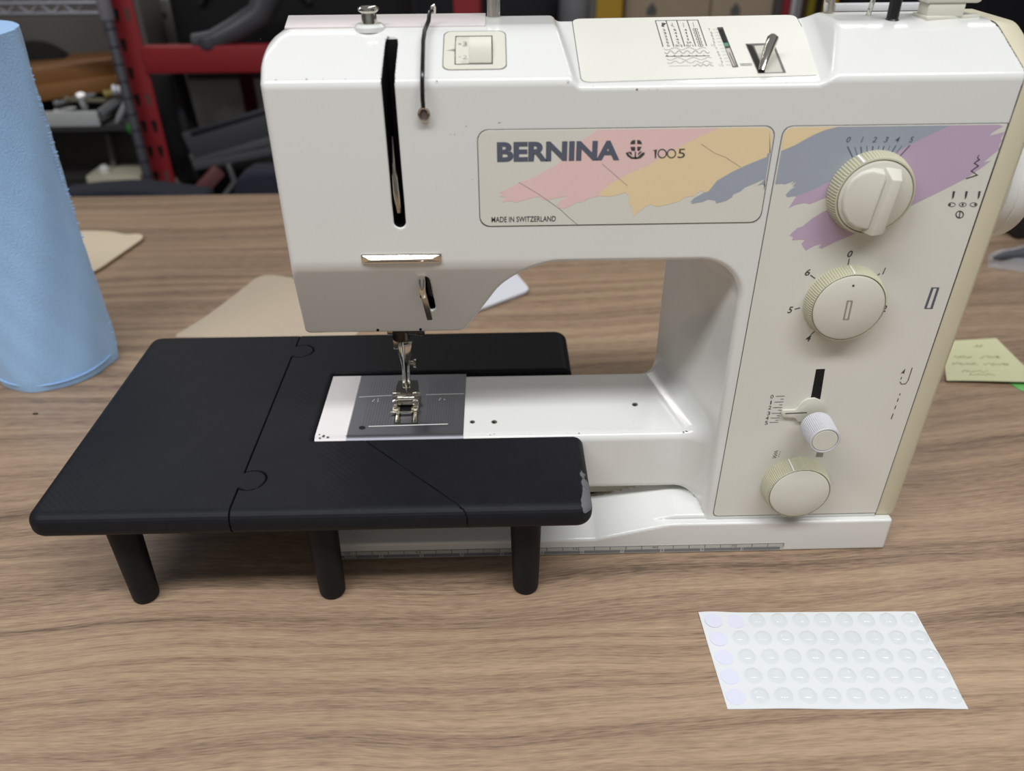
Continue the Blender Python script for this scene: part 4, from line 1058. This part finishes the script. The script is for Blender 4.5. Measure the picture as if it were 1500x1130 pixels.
# hem of the outer sheet near the bottom
pts = [(RC[0] + (RR + 0.03) * math.cos(a), RC[1] + (RR + 0.03) * math.sin(a), 0.95 + 0.3 * math.sin(a * 1.2)) for a in np.linspace(-2.6, 0.1, 40)]
G().tube(pts, 0.06, 6).build('outer_sheet_hem', TOWEL, tr)

kraft = mat('tan_kraft_paper', (194, 178, 156), 0.85, vary=0.04, scale=60, bump=0.3)
kraft2 = mat('pale_tan_napkin', (214, 198, 172), 0.85, vary=0.04, scale=60, bump=0.3)
def paper(name, pxs, z, th, m, label, cat, layers=1):
    r = thing(name, tuple(np.mean([atZ(*p, 0) for p in pxs], axis=0)), label, cat)
    for k in range(layers):
        zz = z + k * (th + 0.03)
        pts = [atZ(p[0], p[1], 0) + np.array([0.12 * k, -0.1 * k, zz]) for p in pxs]
        n = len(pts); c = np.mean(pts, axis=0)
        g = G(); g.prism(round_poly(pts, 0.8, 4), (0, 0, th)); g.build('layer', m, r, 0.01, 1)
    return r
paper('paper_napkin', [(70, 352), (118, 342), (160, 343), (185, 348), (205, 346), (210, 352), (147, 396), (100, 420)], 0.02, 0.12, kraft2, 'folded tan paper napkin behind the towel roll', 'napkin', 3)
paper('kraft_sheet', [(252, 495), (300, 466), (340, 436), (376, 407), (395, 403), (430, 408), (560, 440), (520, 495)], 0.02, 0.05, kraft, 'tan kraft paper sheet behind the extension table', 'paper')
nbk = paper('booklet', [(690, 462), (775, 430), (748, 398), (650, 420)], 0.02, 0.22, mat('white_booklet_paper', (226, 228, 234), 0.5, vary=0.02), 'white booklet lying behind the sewing machine', 'booklet', 2)
g = G().prism(round_poly([atZ(*p, 0) + np.array([0.16, -0.12, 0.235]) for p in [(692, 461), (774, 430), (748, 398), (650, 420)]], 0.8, 4), (0, 0, 0.05)); g.build('dark_divider', mat('slate_divider', (110, 116, 132), 0.5), nbk)

# sticky notes
sn = thing('sticky_note', tuple(atZ(1440, 530, 0)), 'pale yellow sticky note with handwriting right of the machine', 'sticky note')
yel = mat('pale_yellow_note', (214, 213, 172), 0.8, vary=0.03, bump=0.2)
nc4 = [atZ(1398, 500, 0.3), atZ(1459, 495, 0.3), atZ(1520, 566, 0.1), atZ(1398, 561, 0.1)]
vv = []; ff = []; n1 = 12
pl = [atZ(1380, 501, .1), atZ(1459, 495.5, .1), atZ(1530, 566, .1), atZ(1386, 560, .1)]
def note_p(u, v):
    p = (1 - v) * ((1 - u) * pl[0] + u * pl[1]) + v * ((1 - u) * pl[3] + u * pl[2])
    return np.array([p[0], p[1], 0.12 + 0.9 * max(0, v - 0.55) ** 1.5 * (0.5 + u) + 0.02 * math.sin(6 * u)])
for j in range(n1 + 1):
    for i in range(n1 + 1): vv.append(note_p(i / n1, j / n1))
for j in range(n1):
    for i in range(n1): k = j * (n1 + 1) + i; ff.append((k, k + n1 + 1, k + n1 + 2, k + 1))
nvv = len(vv); vv += [p - np.array([0, 0, 0.02]) for p in vv]; ff += [tuple(k + nvv for k in q[::-1]) for q in ff]
link('note_sheet', vv, ff, yel, sn, angle=60)
ink = mat('pencil_handwriting', (178, 178, 132), 0.8)
g = G(); rnd = random.Random(5)
for (v0, u0, u1) in ((0.16, 0.5, 0.68), (0.42, 0.14, 0.4), (0.42, 0.5, 0.78), (0.58, 0.1, 0.42), (0.58, 0.5, 0.82), (0.76, 0.18, 0.5), (0.84, 0.25, 0.55)):
    u = u0; pts = []
    while u < u1:
        pts.append(note_p(u, v0 + rnd.uniform(-0.03, 0.03)) + np.array([0, 0, 0.03])); u += 0.012
    g.tube(pts, 0.022, 4)
g.build('handwriting', ink, sn)
gs = thing('sticky_note', tuple(atZ(1500, 566, 0)), 'green sticky note peeking out under the yellow one', 'sticky note')
G().prism([atZ(*p, 0.02) for p in [(1476, 560), (1560, 556), (1560, 596), (1492, 571)]], (0, 0, 0.04)).build('note_sheet', mat('bright_green_note', (120, 196, 110), 0.7), gs)
# clear bag with a dark item, black case at the edge
bag = thing('plastic_bag', tuple(atZ(1500, 380, 0)), 'clear plastic bag with dark tool lying right of the handwheel', 'bag')
vv = []; ff = []; n1 = 16
pl = [atZ(1448, 372, 0), atZ(1620, 350, 0), atZ(1640, 420, 0), atZ(1446, 392, 0)]
rnd = random.Random(9)
for j in range(n1 + 1):
    for i in range(n1 + 1):
        u, v = i / n1, j / n1; p = (1 - v) * ((1 - u) * pl[0] + u * pl[1]) + v * ((1 - u) * pl[3] + u * pl[2])
        vv.append((p[0], p[1], 0.05 + (1.5 * math.sin(math.pi * min(u * 1.3, 1)) * math.sin(math.pi * v) + rnd.uniform(0, 0.35)) * (0 if i in (0, n1) or j in (0, n1) else 1)))
for j in range(n1):
    for i in range(n1): k = j * (n1 + 1) + i; ff.append((k, k + n1 + 1, k + n1 + 2, k + 1))
link('film', vv, ff, mat('clear_crinkled_film', (206, 204, 206), 0.2, alpha=0.4), bag)
G().tube([atZ(1456, 378, 0.9), atZ(1470, 375, 1.0), atZ(1500, 373, 1.2), atZ(1560, 376, 1.2)], [0.15, 0.45, 0.8, 0.7], 10).build('dark_tool', mat('dark_grey_tool', (70, 72, 80), 0.4), bag)
bk = thing('black_case', tuple(atZ(1540, 330, 0)), 'black case at the right edge behind the handwheel', 'case')
c = atZ(1486, 352, 0)
G().box((c[0], c[1], 0.0), (c[0] + 26, c[1] + 16, 3.2)).build('case_body', mat('black_case_plastic', (24, 24, 26), 0.5), bk, 0.5)
G().box((c[0] + 10, c[1] - 0.25, 1.2), (c[0] + 13, c[1], 2.4)).build('case_latch', mat('black_case_plastic', (24, 24, 26), 0.5), bk, 0.1)
p = atZ(52, 607, 0)
o = G().prism(round_poly([p + np.array(q) for q in ((-0.22, -0.06, 0.0), (0.05, -0.09, 0.0), (0.25, -0.02, 0.0), (0.2, 0.07, 0.0), (-0.15, 0.08, 0.0))], 0.05, 2), (0, 0, 0.1)).build('plastic_crumb', mat('black_crumb', (30, 28, 28), 0.6), None, 0.02)
tag(o, 'tiny black plastic crumb on the table left of the extension table', 'crumb')

# ================================================================== BACKGROUND
def bgpt(x, y, Y): return atY(x, y, Y)
RED = mat('red_powder_coat', (138, 36, 42), 0.45, vary=0.08, scale=20)
REDD = mat('dark_red_powder_coat', (104, 26, 30), 0.5)
CHR2 = mat('zinc_wire', (158, 158, 168), 0.35, 0.7)
# red boltless rack
rk = thing('storage_rack', (-47, 100, -75), 'red steel storage rack with slotted posts behind the table', 'rack')
px0, px1 = bgpt(189, 140, 100)[0], bgpt(225, 140, 100)[0]
px0, px1 = -49.1, -45.1
G().box((px0, 100, -75), (px1, 100.5, 60)).build('post', RED, rk, 0.1)
VD = VOID
for k, y in enumerate((24, 68, 110, 149, 188, 225, 262)):
    for s_ in (0, 1):
        c = bgpt(0, y, 99.95)[2]
        xx = px0 + (1.15 if s_ == 0 else 2.9)
        if s_ == 1 and k in (1, 2): continue
        m_ = VD if s_ == 0 or k in (4, 5) else mat('shadowed_keyhole', (96, 62, 58), 0.7)
        o = G().add([(xx - 0.45, 99.97, c + 0.9), (xx + 0.4, 99.97, c + 0.9), (xx + 0.4, 99.97, c + 0.1), (xx + 0.2, 99.97, c - 1.0), (xx - 0.25, 99.97, c - 1.0), (xx - 0.45, 99.97, c + 0.1)], [tuple(range(6))]).build('keyhole', m_, rk)
zb0, zb1 = 9.5, 13.6
G().box((px1 - 0.2, 99.2, zb0), (6, 101.5, zb1)).build('beam', RED, rk, 0.3)
G().box((4, 100, -75), (8, 100.5, 60)).build('post', RED, rk, 0.1)
for x in (px0, 4): G().box((x + 0.3, 146, -75), (x + 3.8, 146.5, 60)).build('post', REDD, rk, 0.1)
G().box((-40, 130, -24), (-37.2, 130.5, 44)).build('rear_post', REDD, rk, 0.1)
G().bar(bgpt(254, -25, 128), bgpt(298, 92, 128), 4.5, 0.6, (0, 1, 0)).build('brace', REDD, rk, 0.1)
G().box((px1, 101.5, 9.3), (4, 122, 9.5)).build('rack_deck', mat('dark_particle_board', (62, 56, 52), 0.8), rk)

# chrome wire shelf at the left
ws = thing('wire_shelf', (-70, 99, -75), 'chrome wire shelving unit left of the red rack', 'shelf')
za, zb = bgpt(60, 5, 97)[2], bgpt(60, 20, 97)[2]
xr = bgpt(146, 18, 97)[0]; xp = bgpt(154, 20, 97)[0]
for z in (za, zb): G().tube([(-120, 97, z), (xr, 97, z)], 0.32, 10).build('shelf_rail', CHR2, ws)
pts = []; x = -119; up = True
while x < xr - 1.6:
    pts.append((x, 97, za if up else zb)); x += 1.7; up = not up
G().tube(pts, 0.22, 8).build('truss_wire', CHR2, ws)
for x in np.arange(-116, xr, 2.6): G().tube([(x, 97, za + 0.3), (x, 121, za + 0.3)], 0.14, 6).build('shelf_wire', CHR2, ws)
G().lathe((xp, 97.4, -75), (0, 0, 1), [(0.8, 0), (0.8, 118), (0.3, 119)], 20).build('shelf_post', mat('dull_chrome_post', (104, 104, 112), 0.35, 0.6), ws)
for k in range(20):
    G().lathe((xp, 97.4, -14 + k * 2.54), (0, 0, 1), [(0.88, 0), (0.88, 0.22), (0.7, 0.22)], 16).build('post_ring', mat('dark_post_ring', (62, 62, 70), 0.4, 0.5), ws)
G().lathe((xp, 97.4, zb - 1.0), (0, 0, 1), [(1.0, 0), (1.1, 0.3), (1.0, 5), (0.8, 5.2)], 20).build('post_collar', mat('grey_collar', (120, 120, 128), 0.4), ws)
zs2 = bgpt(150, 172, 100)[2]
for z in (zs2 - 1.2, bgpt(150, 277, 100)[2] - 1.2):
    G().box((-120, 98, z - 0.5), (xr, 124, z)).build('shelf_deck', mat('dark_shelf_deck', (50, 49, 50), 0.6), ws)
# things on the shelf
c0 = bgpt(60, 100, 112)
tb = thing('plastic_tote', (-72, 116, zs2), 'dark grey translucent tote at the back of the wire shelf', 'tote')
G().box((-110, 114, zs2 - 0.5), (xr - 0.5, 124, za - 0.6)).build('tote_body', mat('smoky_grey_plastic', (96, 92, 88), 0.6, vary=0.15, scale=12), tb, 0.8)
q = bgpt(52, 90, 114)
G().lathe((q[0] + 1, 111, q[2] - 4), (0, 1, 0), [(7.5, 0), (7.5, 2.5), (2, 2.5)], 32).build('dark_disc', mat('black_reel', (34, 33, 32), 0.6), tb)
for k in range(2):
    bd_ = thing('wooden_board', (-60, 104, zs2 + 3.2 * k), ('upper' if k else 'lower') + ' brown wooden board stacked on the wire shelf', 'board', 'brown boards on the wire shelf')
    ya, yb_ = ((91, 115), (116, 138))[1 - k]
    A = bgpt(60, ya + 10, 104 + k); B = bgpt(172, ya - 6, 108 + k); A2 = bgpt(60, yb_ + 10, 104 + k)
    g = G(); th = A[2] - A2[2]
    d = np.array([B[0] - A[0], B[1] - A[1], B[2] - A[2]])
    P0 = A - d * 0.5; P1 = B
    back = np.array([-3.0, 9, 0.4])
    g.add([P0, P1, P1 + back, P0 + back, P0 - (0, 0, th), P1 - (0, 0, th), P1 + back - (0, 0, th), P0 + back - (0, 0, th)], [(0, 1, 2, 3), (7, 6, 5, 4), (0, 4, 5, 1), (1, 5, 6, 2), (2, 6, 7, 3), (3, 7, 4, 0)])
    g.build('board_face', mat('brown_board_%d' % k, (136 - 6 * k, 92 - 4 * k, 48), 0.6, vary=0.12, scale=14), bd_, 0.15)
# tray with bright scissors and tools
tray = thing('tool_tray', tuple(bgpt(130, 178, 100)), 'black tray of loose tools on the wire shelf', 'tray')
A = bgpt(78, 172, 99); B = bgpt(146, 172, 99)
G().box((A[0] - 14, 98.8, A[2] - 1.4), (B[0], 110, A[2] - 0.9)).build('tray_floor', mat('black_tray', (40, 40, 42), 0.5), tray, 0.1)
G().box((A[0] - 14, 98.4, A[2] - 1.4), (B[0], 98.9, A[2] + 1.0)).build('tray_lip', mat('pale_grey_lip', (176, 178, 178), 0.4), tray, 0.1)
G().bar(bgpt(146, 166, 99), bgpt(188, 134, 103), 0.6, 1.2).build('tray_side', mat('grey_lip', (120, 122, 124), 0.4), tray, 0.1)
ls = [('bar', (118, 140), (126, 163), 1.2, (226, 226, 226), 'white plastic clip upright in the tool tray', 'clip'), ('bar', (166, 132), (192, 133), 1.5, (196, 198, 204), 'bright steel scissor handle lying in the tool tray', 'scissors'), ('bar', (192, 138), (171, 180), 1.2, (198, 200, 206), 'steel scissor blade hanging over the tray side', 'scissors'), ('bar', (82, 152), (140, 138), 0.9, (120, 122, 126), 'grey steel rod across the tool tray', 'rod'), ('bar', (98, 146), (160, 148), 1.0, (104, 100, 84), 'olive grey pliers in the tool tray', 'pliers'), ('bar', (154, 139), (170, 136), 1.3, (128, 112, 56), 'mustard yellow screwdriver in the tool tray', 'screwdriver'), ('bar', (82, 164), (112, 158), 0.8, (158, 158, 156), 'pale grey strip at the front of the tool tray', 'strip')]
for _, a, b_, wd, col, lab, cat in ls:
    nm = cat.replace(' ', '_')
    r_ = thing(nm, tuple(bgpt(*a, 101)), lab, cat)
    p0_, p1_ = bgpt(*a, 100.5), bgpt(*b_, 101.5); mid = (p0_ + p1_) / 2
    mm_ = mat(nm + '_' + str(col[0]), col, 0.35, 0.3)
    G().tube([p0_, p0_ * 0.7 + p1_ * 0.3, p1_ * 0.8 + p0_ * 0.2, p1_], [wd * 0.35, wd * 0.5, wd * 0.45, wd * 0.25], 10).build('shaft', mm_, r_)
    G().lathe(p0_, p1_ - p0_, [(wd * 0.55, -0.2), (wd * 0.6, 0.3), (wd * 0.4, 0.6)], 12).build('end_cap', mm_, r_)
gd = G().lathe(bgpt(195, 187, 98), (0, -1, 0), [(0.9, 0), (1.0, 0.5), (0.6, 1.1), (0.2, 1.2)], 16).build('green_cap', mat('green_cap_plastic', (48, 112, 44), 0.5), None)
tag(gd, 'small green cap beside the red post', 'cap')
# lower shelf: grey bin, cream box
zlow = bgpt(150, 277, 100)[2] - 1.2
gb = thing('storage_bin', (-58, 112, zlow), 'dark grey storage bin on the lower shelf', 'bin')
G().box((-90, 108, zlow), (xr - 1.0, 123, zs2 - 3.4)).build('bin_body', mat('charcoal_bin', (70, 68, 66), 0.6, vary=0.15, scale=10), gb, 0.6)
G().bar(bgpt(158, 195, 106), bgpt(168, 245, 106), 1.0, 0.8).build('bin_rib', mat('bin_rib_grey', (112, 108, 104), 0.5), gb, 0.1)
cb_ = thing('cream_box', tuple(bgpt(160, 270, 101)), 'cream plastic box lying on the lower shelf', 'box')
A = bgpt(124, 258, 101); B = bgpt(196, 273, 101)
G().box((A[0], 101, B[2] - 0.4), (B[0] + 1.5, 113, A[2])).build('box_body', mat('cream_box_plastic', (192, 186, 164), 0.6), cb_, 0.4)
G().lathe(bgpt(153, 248, 103), (0, 0, 1), [(0.8, -1.2), (0.9, 0.2), (0.5, 0.7), (0.1, 0.8)], 16).build('box_knob', mat('white_knob', (220, 220, 216), 0.4), cb_)

# things in the red rack (left of the machine)
pw = thing('foam_panel', (-30, 140, 9.5), 'pale grey panel leaning at the back of the red rack', 'panel')
A, B = bgpt(268, 112, 142), bgpt(420, 290, 142)
G().box((A[0], 142, B[2]), (B[0] + 30, 143.5, A[2] + 1)).build('panel_sheet', mat('pale_grey_panel', (188, 183, 178), 0.8, vary=0.1, scale=8), pw, 0.2)
G().box((A[0] + 1, 141.8, A[2] - 0.5), (B[0] + 29, 142, A[2] + 0.6)).build('panel_trim', mat('dark_panel_trim', (70, 68, 68), 0.7), pw)
gp = thing('grey_crate', (-42, 135, 9.6), 'grey crate behind the slotted red post', 'crate')
A, B = bgpt(199, 8, 125), bgpt(246, 64, 125)
G().box((A[0], 125, 9.6), (B[0] + 2, 140, A[2] + 1)).build('crate_body', mat('mid_grey_crate', (112, 110, 106), 0.7), gp, 0.4)
G().box((A[0] + 1, 124.6, A[2] - 2), (B[0] + 1, 125, A[2] - 1)).build('crate_rim', mat('dark_crate_rim', (70, 68, 66), 0.7), gp, 0.1)
hd_ = thing('vacuum_hose_arm', tuple(bgpt(330, 55, 102)), 'bent charcoal plastic arm resting on the red beam', 'plastic arm')
pts = [bgpt(284, 62, 101), bgpt(312, 61, 101), bgpt(345, 44, 102), bgpt(380, 22, 103), bgpt(392, -10, 104)]
G().tube(pts, [1.3, 1.7, 1.9, 2.1, 2.4], 14).build('arm_tube', mat('charcoal_plastic', (64, 64, 70), 0.4), hd_)
G().lathe(bgpt(305, 60, 100.4), (0, 0, -1), [(1.4, -0.6), (1.7, 0.3), (1.5, 1.0), (0.3, 1.1)], 16).build('arm_foot', mat('charcoal_plastic', (64, 64, 70), 0.4), hd_)
wc = thing('white_container', tuple(bgpt(305, 20, 130)), 'white container deep in the red rack', 'container')
A, B = bgpt(292, -10, 128), bgpt(316, 22, 128)
G().lathe(((A[0] + B[0]) / 2, 130, B[2]), (0, 0, 1), [(2.0, 0), (2.6, 0.8), (2.7, 6), (1.6, 7.5), (1.6, 9), (0.4, 9)], 20).build('container_body', mat('white_container_plastic', (206, 206, 204), 0.5), wc)
G().lathe(((A[0] + B[0]) / 2, 130, B[2] + 9), (0, 0, 1), [(1.8, 0), (1.8, 1.2), (0.4, 1.3)], 20).build('container_cap', mat('white_container_cap', (180, 180, 178), 0.5), wc)
db = thing('black_duffel', tuple(bgpt(360, 30, 115)), 'black bag on the red rack deck', 'bag')
A, B = bgpt(262, 8, 118), bgpt(420, 62, 118)
G().box((A[0], 112, 9.6), (B[0] + 22, 128, A[2] + 4)).build('bag_body', mat('black_bag_cloth', (16, 16, 18), 0.85), db, 2.2, 4)
G().tube([(A[0] + 6, 111.5, A[2] + 1), (A[0] + 10, 110.5, A[2] + 6), (A[0] + 20, 110.5, A[2] + 6), (A[0] + 24, 111.5, A[2] + 1)], 0.5, 8).build('bag_strap', mat('black_strap', (30, 30, 32), 0.8), db)
# folded black frames in the lower bay
ff_ = thing('folded_frame', tuple(bgpt(330, 260, 104)), 'charcoal folded frame of flat bars below the red beam', 'frame')
for (a, b_, w1, col) in (((276, 214), (400, 176), 4.6, (72, 72, 76)), ((280, 232), (400, 204), 1.6, (92, 92, 96)), ((284, 243), (400, 220), 1.4, (84, 84, 90)), ((280, 196), (400, 160), 0.9, (30, 30, 32))):
    G().bar(bgpt(*a, 104), bgpt(*b_, 106), 1.2, w1, (0, 0, 1)).build('frame_bar', mat('charcoal_bar_%d' % col[0], col, 0.5), ff_, 0.15)
G().bar(bgpt(242, 106, 112), bgpt(286, 262, 112), 5.5, 3.4, (0, 1, 0)).build('frame_post', mat('black_frame_post', (38, 38, 40), 0.6), ff_, 0.3)
G().bar(bgpt(252, 108, 108), bgpt(290, 262, 108), 1.2, 1.2, (0, 1, 0)).build('frame_strut', mat('black_frame_strut', (48, 48, 54), 0.6), ff_, 0.2)
bb = thing('black_bin', tuple(bgpt(320, 285, 112)), 'black bin filling the bottom of the red rack', 'bin')
A, B = bgpt(250, 212, 116), bgpt(420, 292, 116)
G().box((A[0], 116, B[2] - 4), (B[0] + 30, 128, A[2] - 6)).build('bin_body', mat('black_bin_plastic', (20, 20, 22), 0.7), bb, 0.6)
G().box((A[0] - 0.6, 115.4, A[2] - 6), (B[0] + 30.6, 128.6, A[2] - 4.6)).build('bin_rim', mat('black_bin_plastic', (20, 20, 22), 0.7), bb, 0.3)
rc = thing('pipe_clamp', tuple(bgpt(318, 275, 96)), 'dull red clamp with chrome screw behind the table edge', 'clamp')
G().bar(bgpt(286, 288, 96), bgpt(322, 248, 98), 1.6, 2.2).build('clamp_jaw', mat('dull_red_iron', (108, 66, 66), 0.5), rc, 0.3)
G().tube([bgpt(334, 240, 97), bgpt(344, 266, 96.5), bgpt(330, 286, 96)], 0.5, 10).build('clamp_screw', mat('grey_chrome', (150, 152, 158), 0.3, 0.8), rc)
ch = thing('office_chair', tuple(atY(250, 288, 80) * np.array([1, 1, 0]) + np.array([0, 0, -75])), 'dark navy upholstered chair back behind the table', 'chair')
navy = mat('dark_navy_upholstery', (32, 34, 46), 0.8)
top = [atY(x, y, 78) for x, y in ((80, 286), (130, 280), (175, 277), (220, 279), (260, 284), (300, 289))]
poly = list(top) + [top[-1] - np.array([0, 0, 28]), top[0] - np.array([0, 0, 28])]
G().prism(poly, (0, 5, 0)).build('backrest', navy, ch, 0.8, 3)
cxm = (top[0][0] + top[-1][0]) / 2
G().box((cxm - 11, 42, -31), (cxm + 11, 78, -25)).build('seat', navy, ch, 2, 3)
G().lathe((cxm, 61, -72), (0, 0, 1), [(2.5, 0), (2.5, 41), (1, 41)], 16).build('gas_column', mat('black_chair_metal', (22, 22, 23), 0.5), ch)
for k in range(5):
    a = 2 * math.pi * k / 5; G().bar((cxm, 61, -70), (cxm + 10 * math.cos(a), 61 + 20 * math.sin(a), -73), 3, 3).build('base_arm', mat('black_chair_metal', (22, 22, 23), 0.5), ch, 0.4)
G().bar((cxm, 78, -29), (cxm, 81, -12), 6, 1.2, (0, 1, 0)).build('back_bracket', mat('black_chair_metal', (22, 22, 23), 0.5), ch, 0.2)
ch2 = thing('office_chair', tuple(atY(400, 280, 84) * np.array([1, 1, 0]) + np.array([0, 0, -75])), 'black navy chair back showing beside the left side of the machine head', 'chair')
top = [atY(x, y, 82) for x, y in ((338, 292), (346, 262), (365, 252), (420, 250), (520, 252))]
poly = list(top) + [top[-1] - np.array([0, 0, 30]), top[0] - np.array([0, 0, 26])]
G().prism(poly, (0, 5, 0)).build('backrest', navy, ch2, 0.8, 3)
cxm = (top[0][0] + top[-1][0]) / 2
G().box((cxm - 8, 46, -31), (cxm + 8, 82, -25)).build('seat', navy, ch2, 2, 3)
G().lathe((cxm, 65, -75), (0, 0, 1), [(8, 0), (8, 1.5), (2.5, 4), (2.5, 44), (1, 44)], 24).build('pedestal', mat('black_chair_metal', (22, 22, 23), 0.5), ch2)

# behind the machine's top: dark cupboard, yellow upright, cardboard boxes, bound spines
dk = thing('dark_cabinet', (5, 190, -75), 'dark navy cabinet behind the machine head', 'cabinet')
A, B = bgpt(380, 40, 150), bgpt(835, 40, 150)
G().box((A[0], 150, -75), (B[0], 180, 60)).build('cabinet_body', mat('dark_navy_cabinet', (26, 27, 34), 0.6), dk, 0.4)
xm = (A[0] + B[0]) / 2
for s_ in (0, 1): G().box((A[0] + 1 + s_ * (xm - A[0]), 149.2, -70), (xm - 1 + s_ * (xm - A[0]), 150, 58)).build('cabinet_door', mat('dark_navy_door', (24, 25, 32), 0.55), dk, 0.2)
gy = thing('grey_jug', tuple(bgpt(842, 30, 140)), 'grey plastic jug beside the yellow upright', 'jug')
c = bgpt(842, 20, 140)
G().lathe((c[0], 142, c[2] - 6), (0, 0, 1), [(2.6, 0), (3.1, 1), (3.1, 9), (2.0, 12), (1.2, 12.5), (1.2, 14), (0.3, 14)], 20).build('jug_body', mat('grey_jug_plastic', (124, 124, 128), 0.5), gy)
G().lathe((c[0], 142, c[2] + 8), (0, 0, 1), [(1.5, 0), (1.5, 1.4), (0.4, 1.4)], 20).build('jug_cap', mat('dark_jug_cap', (60, 60, 64), 0.5), gy)
rk2 = thing('yellow_rack', (15, 142, -75), 'yellow steel rack with cardboard boxes behind the machine', 'rack')
YEL = mat('yellow_powder_coat', (188, 150, 46), 0.45)
A, B = bgpt(874, 12, 138), bgpt(912, 12, 138)
G().box((A[0], 138, -75), (B[0], 139, 70)).build('post', YEL, rk2, 0.1)
Q0, Q1 = bgpt(1207, 12, 138)[0], bgpt(1226, 12, 138)[0]
G().box((Q0, 138, -75), (Q1, 139, 70)).build('post', YEL, rk2, 0.1)
zdeck = bgpt(1000, 60, 138)[2]
G().box((A[0], 137.6, zdeck - 6), (Q1, 138, zdeck)).build('beam', YEL, rk2, 0.1)
G().box((A[0], 139, zdeck - 1), (Q1, 168, zdeck)).build('deck', mat('rack_board', (140, 116, 88), 0.8), rk2)
card = mat('tan_cardboard', (176, 158, 136), 0.85, vary=0.05, scale=15)
for i, (x0, x1) in enumerate(((916, 1040), (1042, 1132))):
    A, B = bgpt(x0, 12, 142), bgpt(x1, 12, 142)
    cbx = thing('cardboard_box', ((A[0] + B[0]) / 2, 150, zdeck), ('tan cardboard box next to the yellow upright', 'tan cardboard box left of the upright bound spines')[i], 'box', 'cardboard boxes on the yellow rack')
    G().box((A[0], 142, zdeck), (B[0], 165, zdeck + 34)).build('carton', card, cbx, 0.2)
    q = bgpt((955, 1078)[i], 14, 141.7)
    lab = G().add([(q[0] - 1.0, 141.95, q[2] - 1.2), (q[0] + 1.0, 141.95, q[2] - 1.2), (q[0] + 1.0, 141.95, q[2] + 0.1), (q[0], 141.95, q[2] + 1.3), (q[0] - 1.0, 141.95, q[2] + 0.1)], [(0, 1, 2, 3, 4)]).build('printed_mark', mat('grey_box_print', (92, 92, 90), 0.8), cbx)
spn = [((1134, 1146), (84, 80, 78), 'dark grey', 'first'), ((1146, 1158), (150, 44, 52), 'red', 'second'), ((1159, 1166), (206, 204, 206), 'white', 'third'), ((1167, 1174), (150, 148, 152), 'light grey', 'fourth'), ((1175, 1182), (74, 52, 40), 'brown', 'fifth'), ((1183, 1194), (132, 118, 30), 'olive yellow', 'sixth'), ((1195, 1206), (40, 38, 36), 'black', 'seventh')]
for (x0, x1), col, cn, k in spn:
    A, B = bgpt(x0, 12, 141), bgpt(x1, 12, 141)
    b_ = thing('binder', ((A[0] + B[0]) / 2, 141, zdeck), cn + ' bound spine standing on the yellow rack, right of the boxes', 'binder', 'bound spines on the yellow rack')
    G().box((A[0] + 0.05, 141, zdeck), (B[0] - 0.05, 160, zdeck + 30)).build('cover', mat(cn.replace(' ', '_') + '_cover', col, 0.6), b_, 0.15)
    G().box((A[0] + 0.2, 140.96, zdeck + 18), (B[0] - 0.2, 141.1, zdeck + 24)).build('spine_label', mat('spine_paper', (190, 186, 176), 0.8), b_)
dk2 = thing('dark_cabinet', (60, 170, -75), 'black cabinet behind the bobbin winder at the right', 'cabinet')
A = bgpt(1232, 12, 150)
G().box((A[0], 150, -75), (A[0] + 90, 185, 80)).build('cabinet_body', mat('black_cabinet', (20, 20, 24), 0.6), dk2, 0.4)
for s_ in (0, 1): G().box((A[0] + 1 + s_ * 45, 149.2, -70), (A[0] + 44 + s_ * 45, 150, 78)).build('cabinet_door', mat('black_cabinet_door', (22, 22, 27), 0.55), dk2, 0.2)
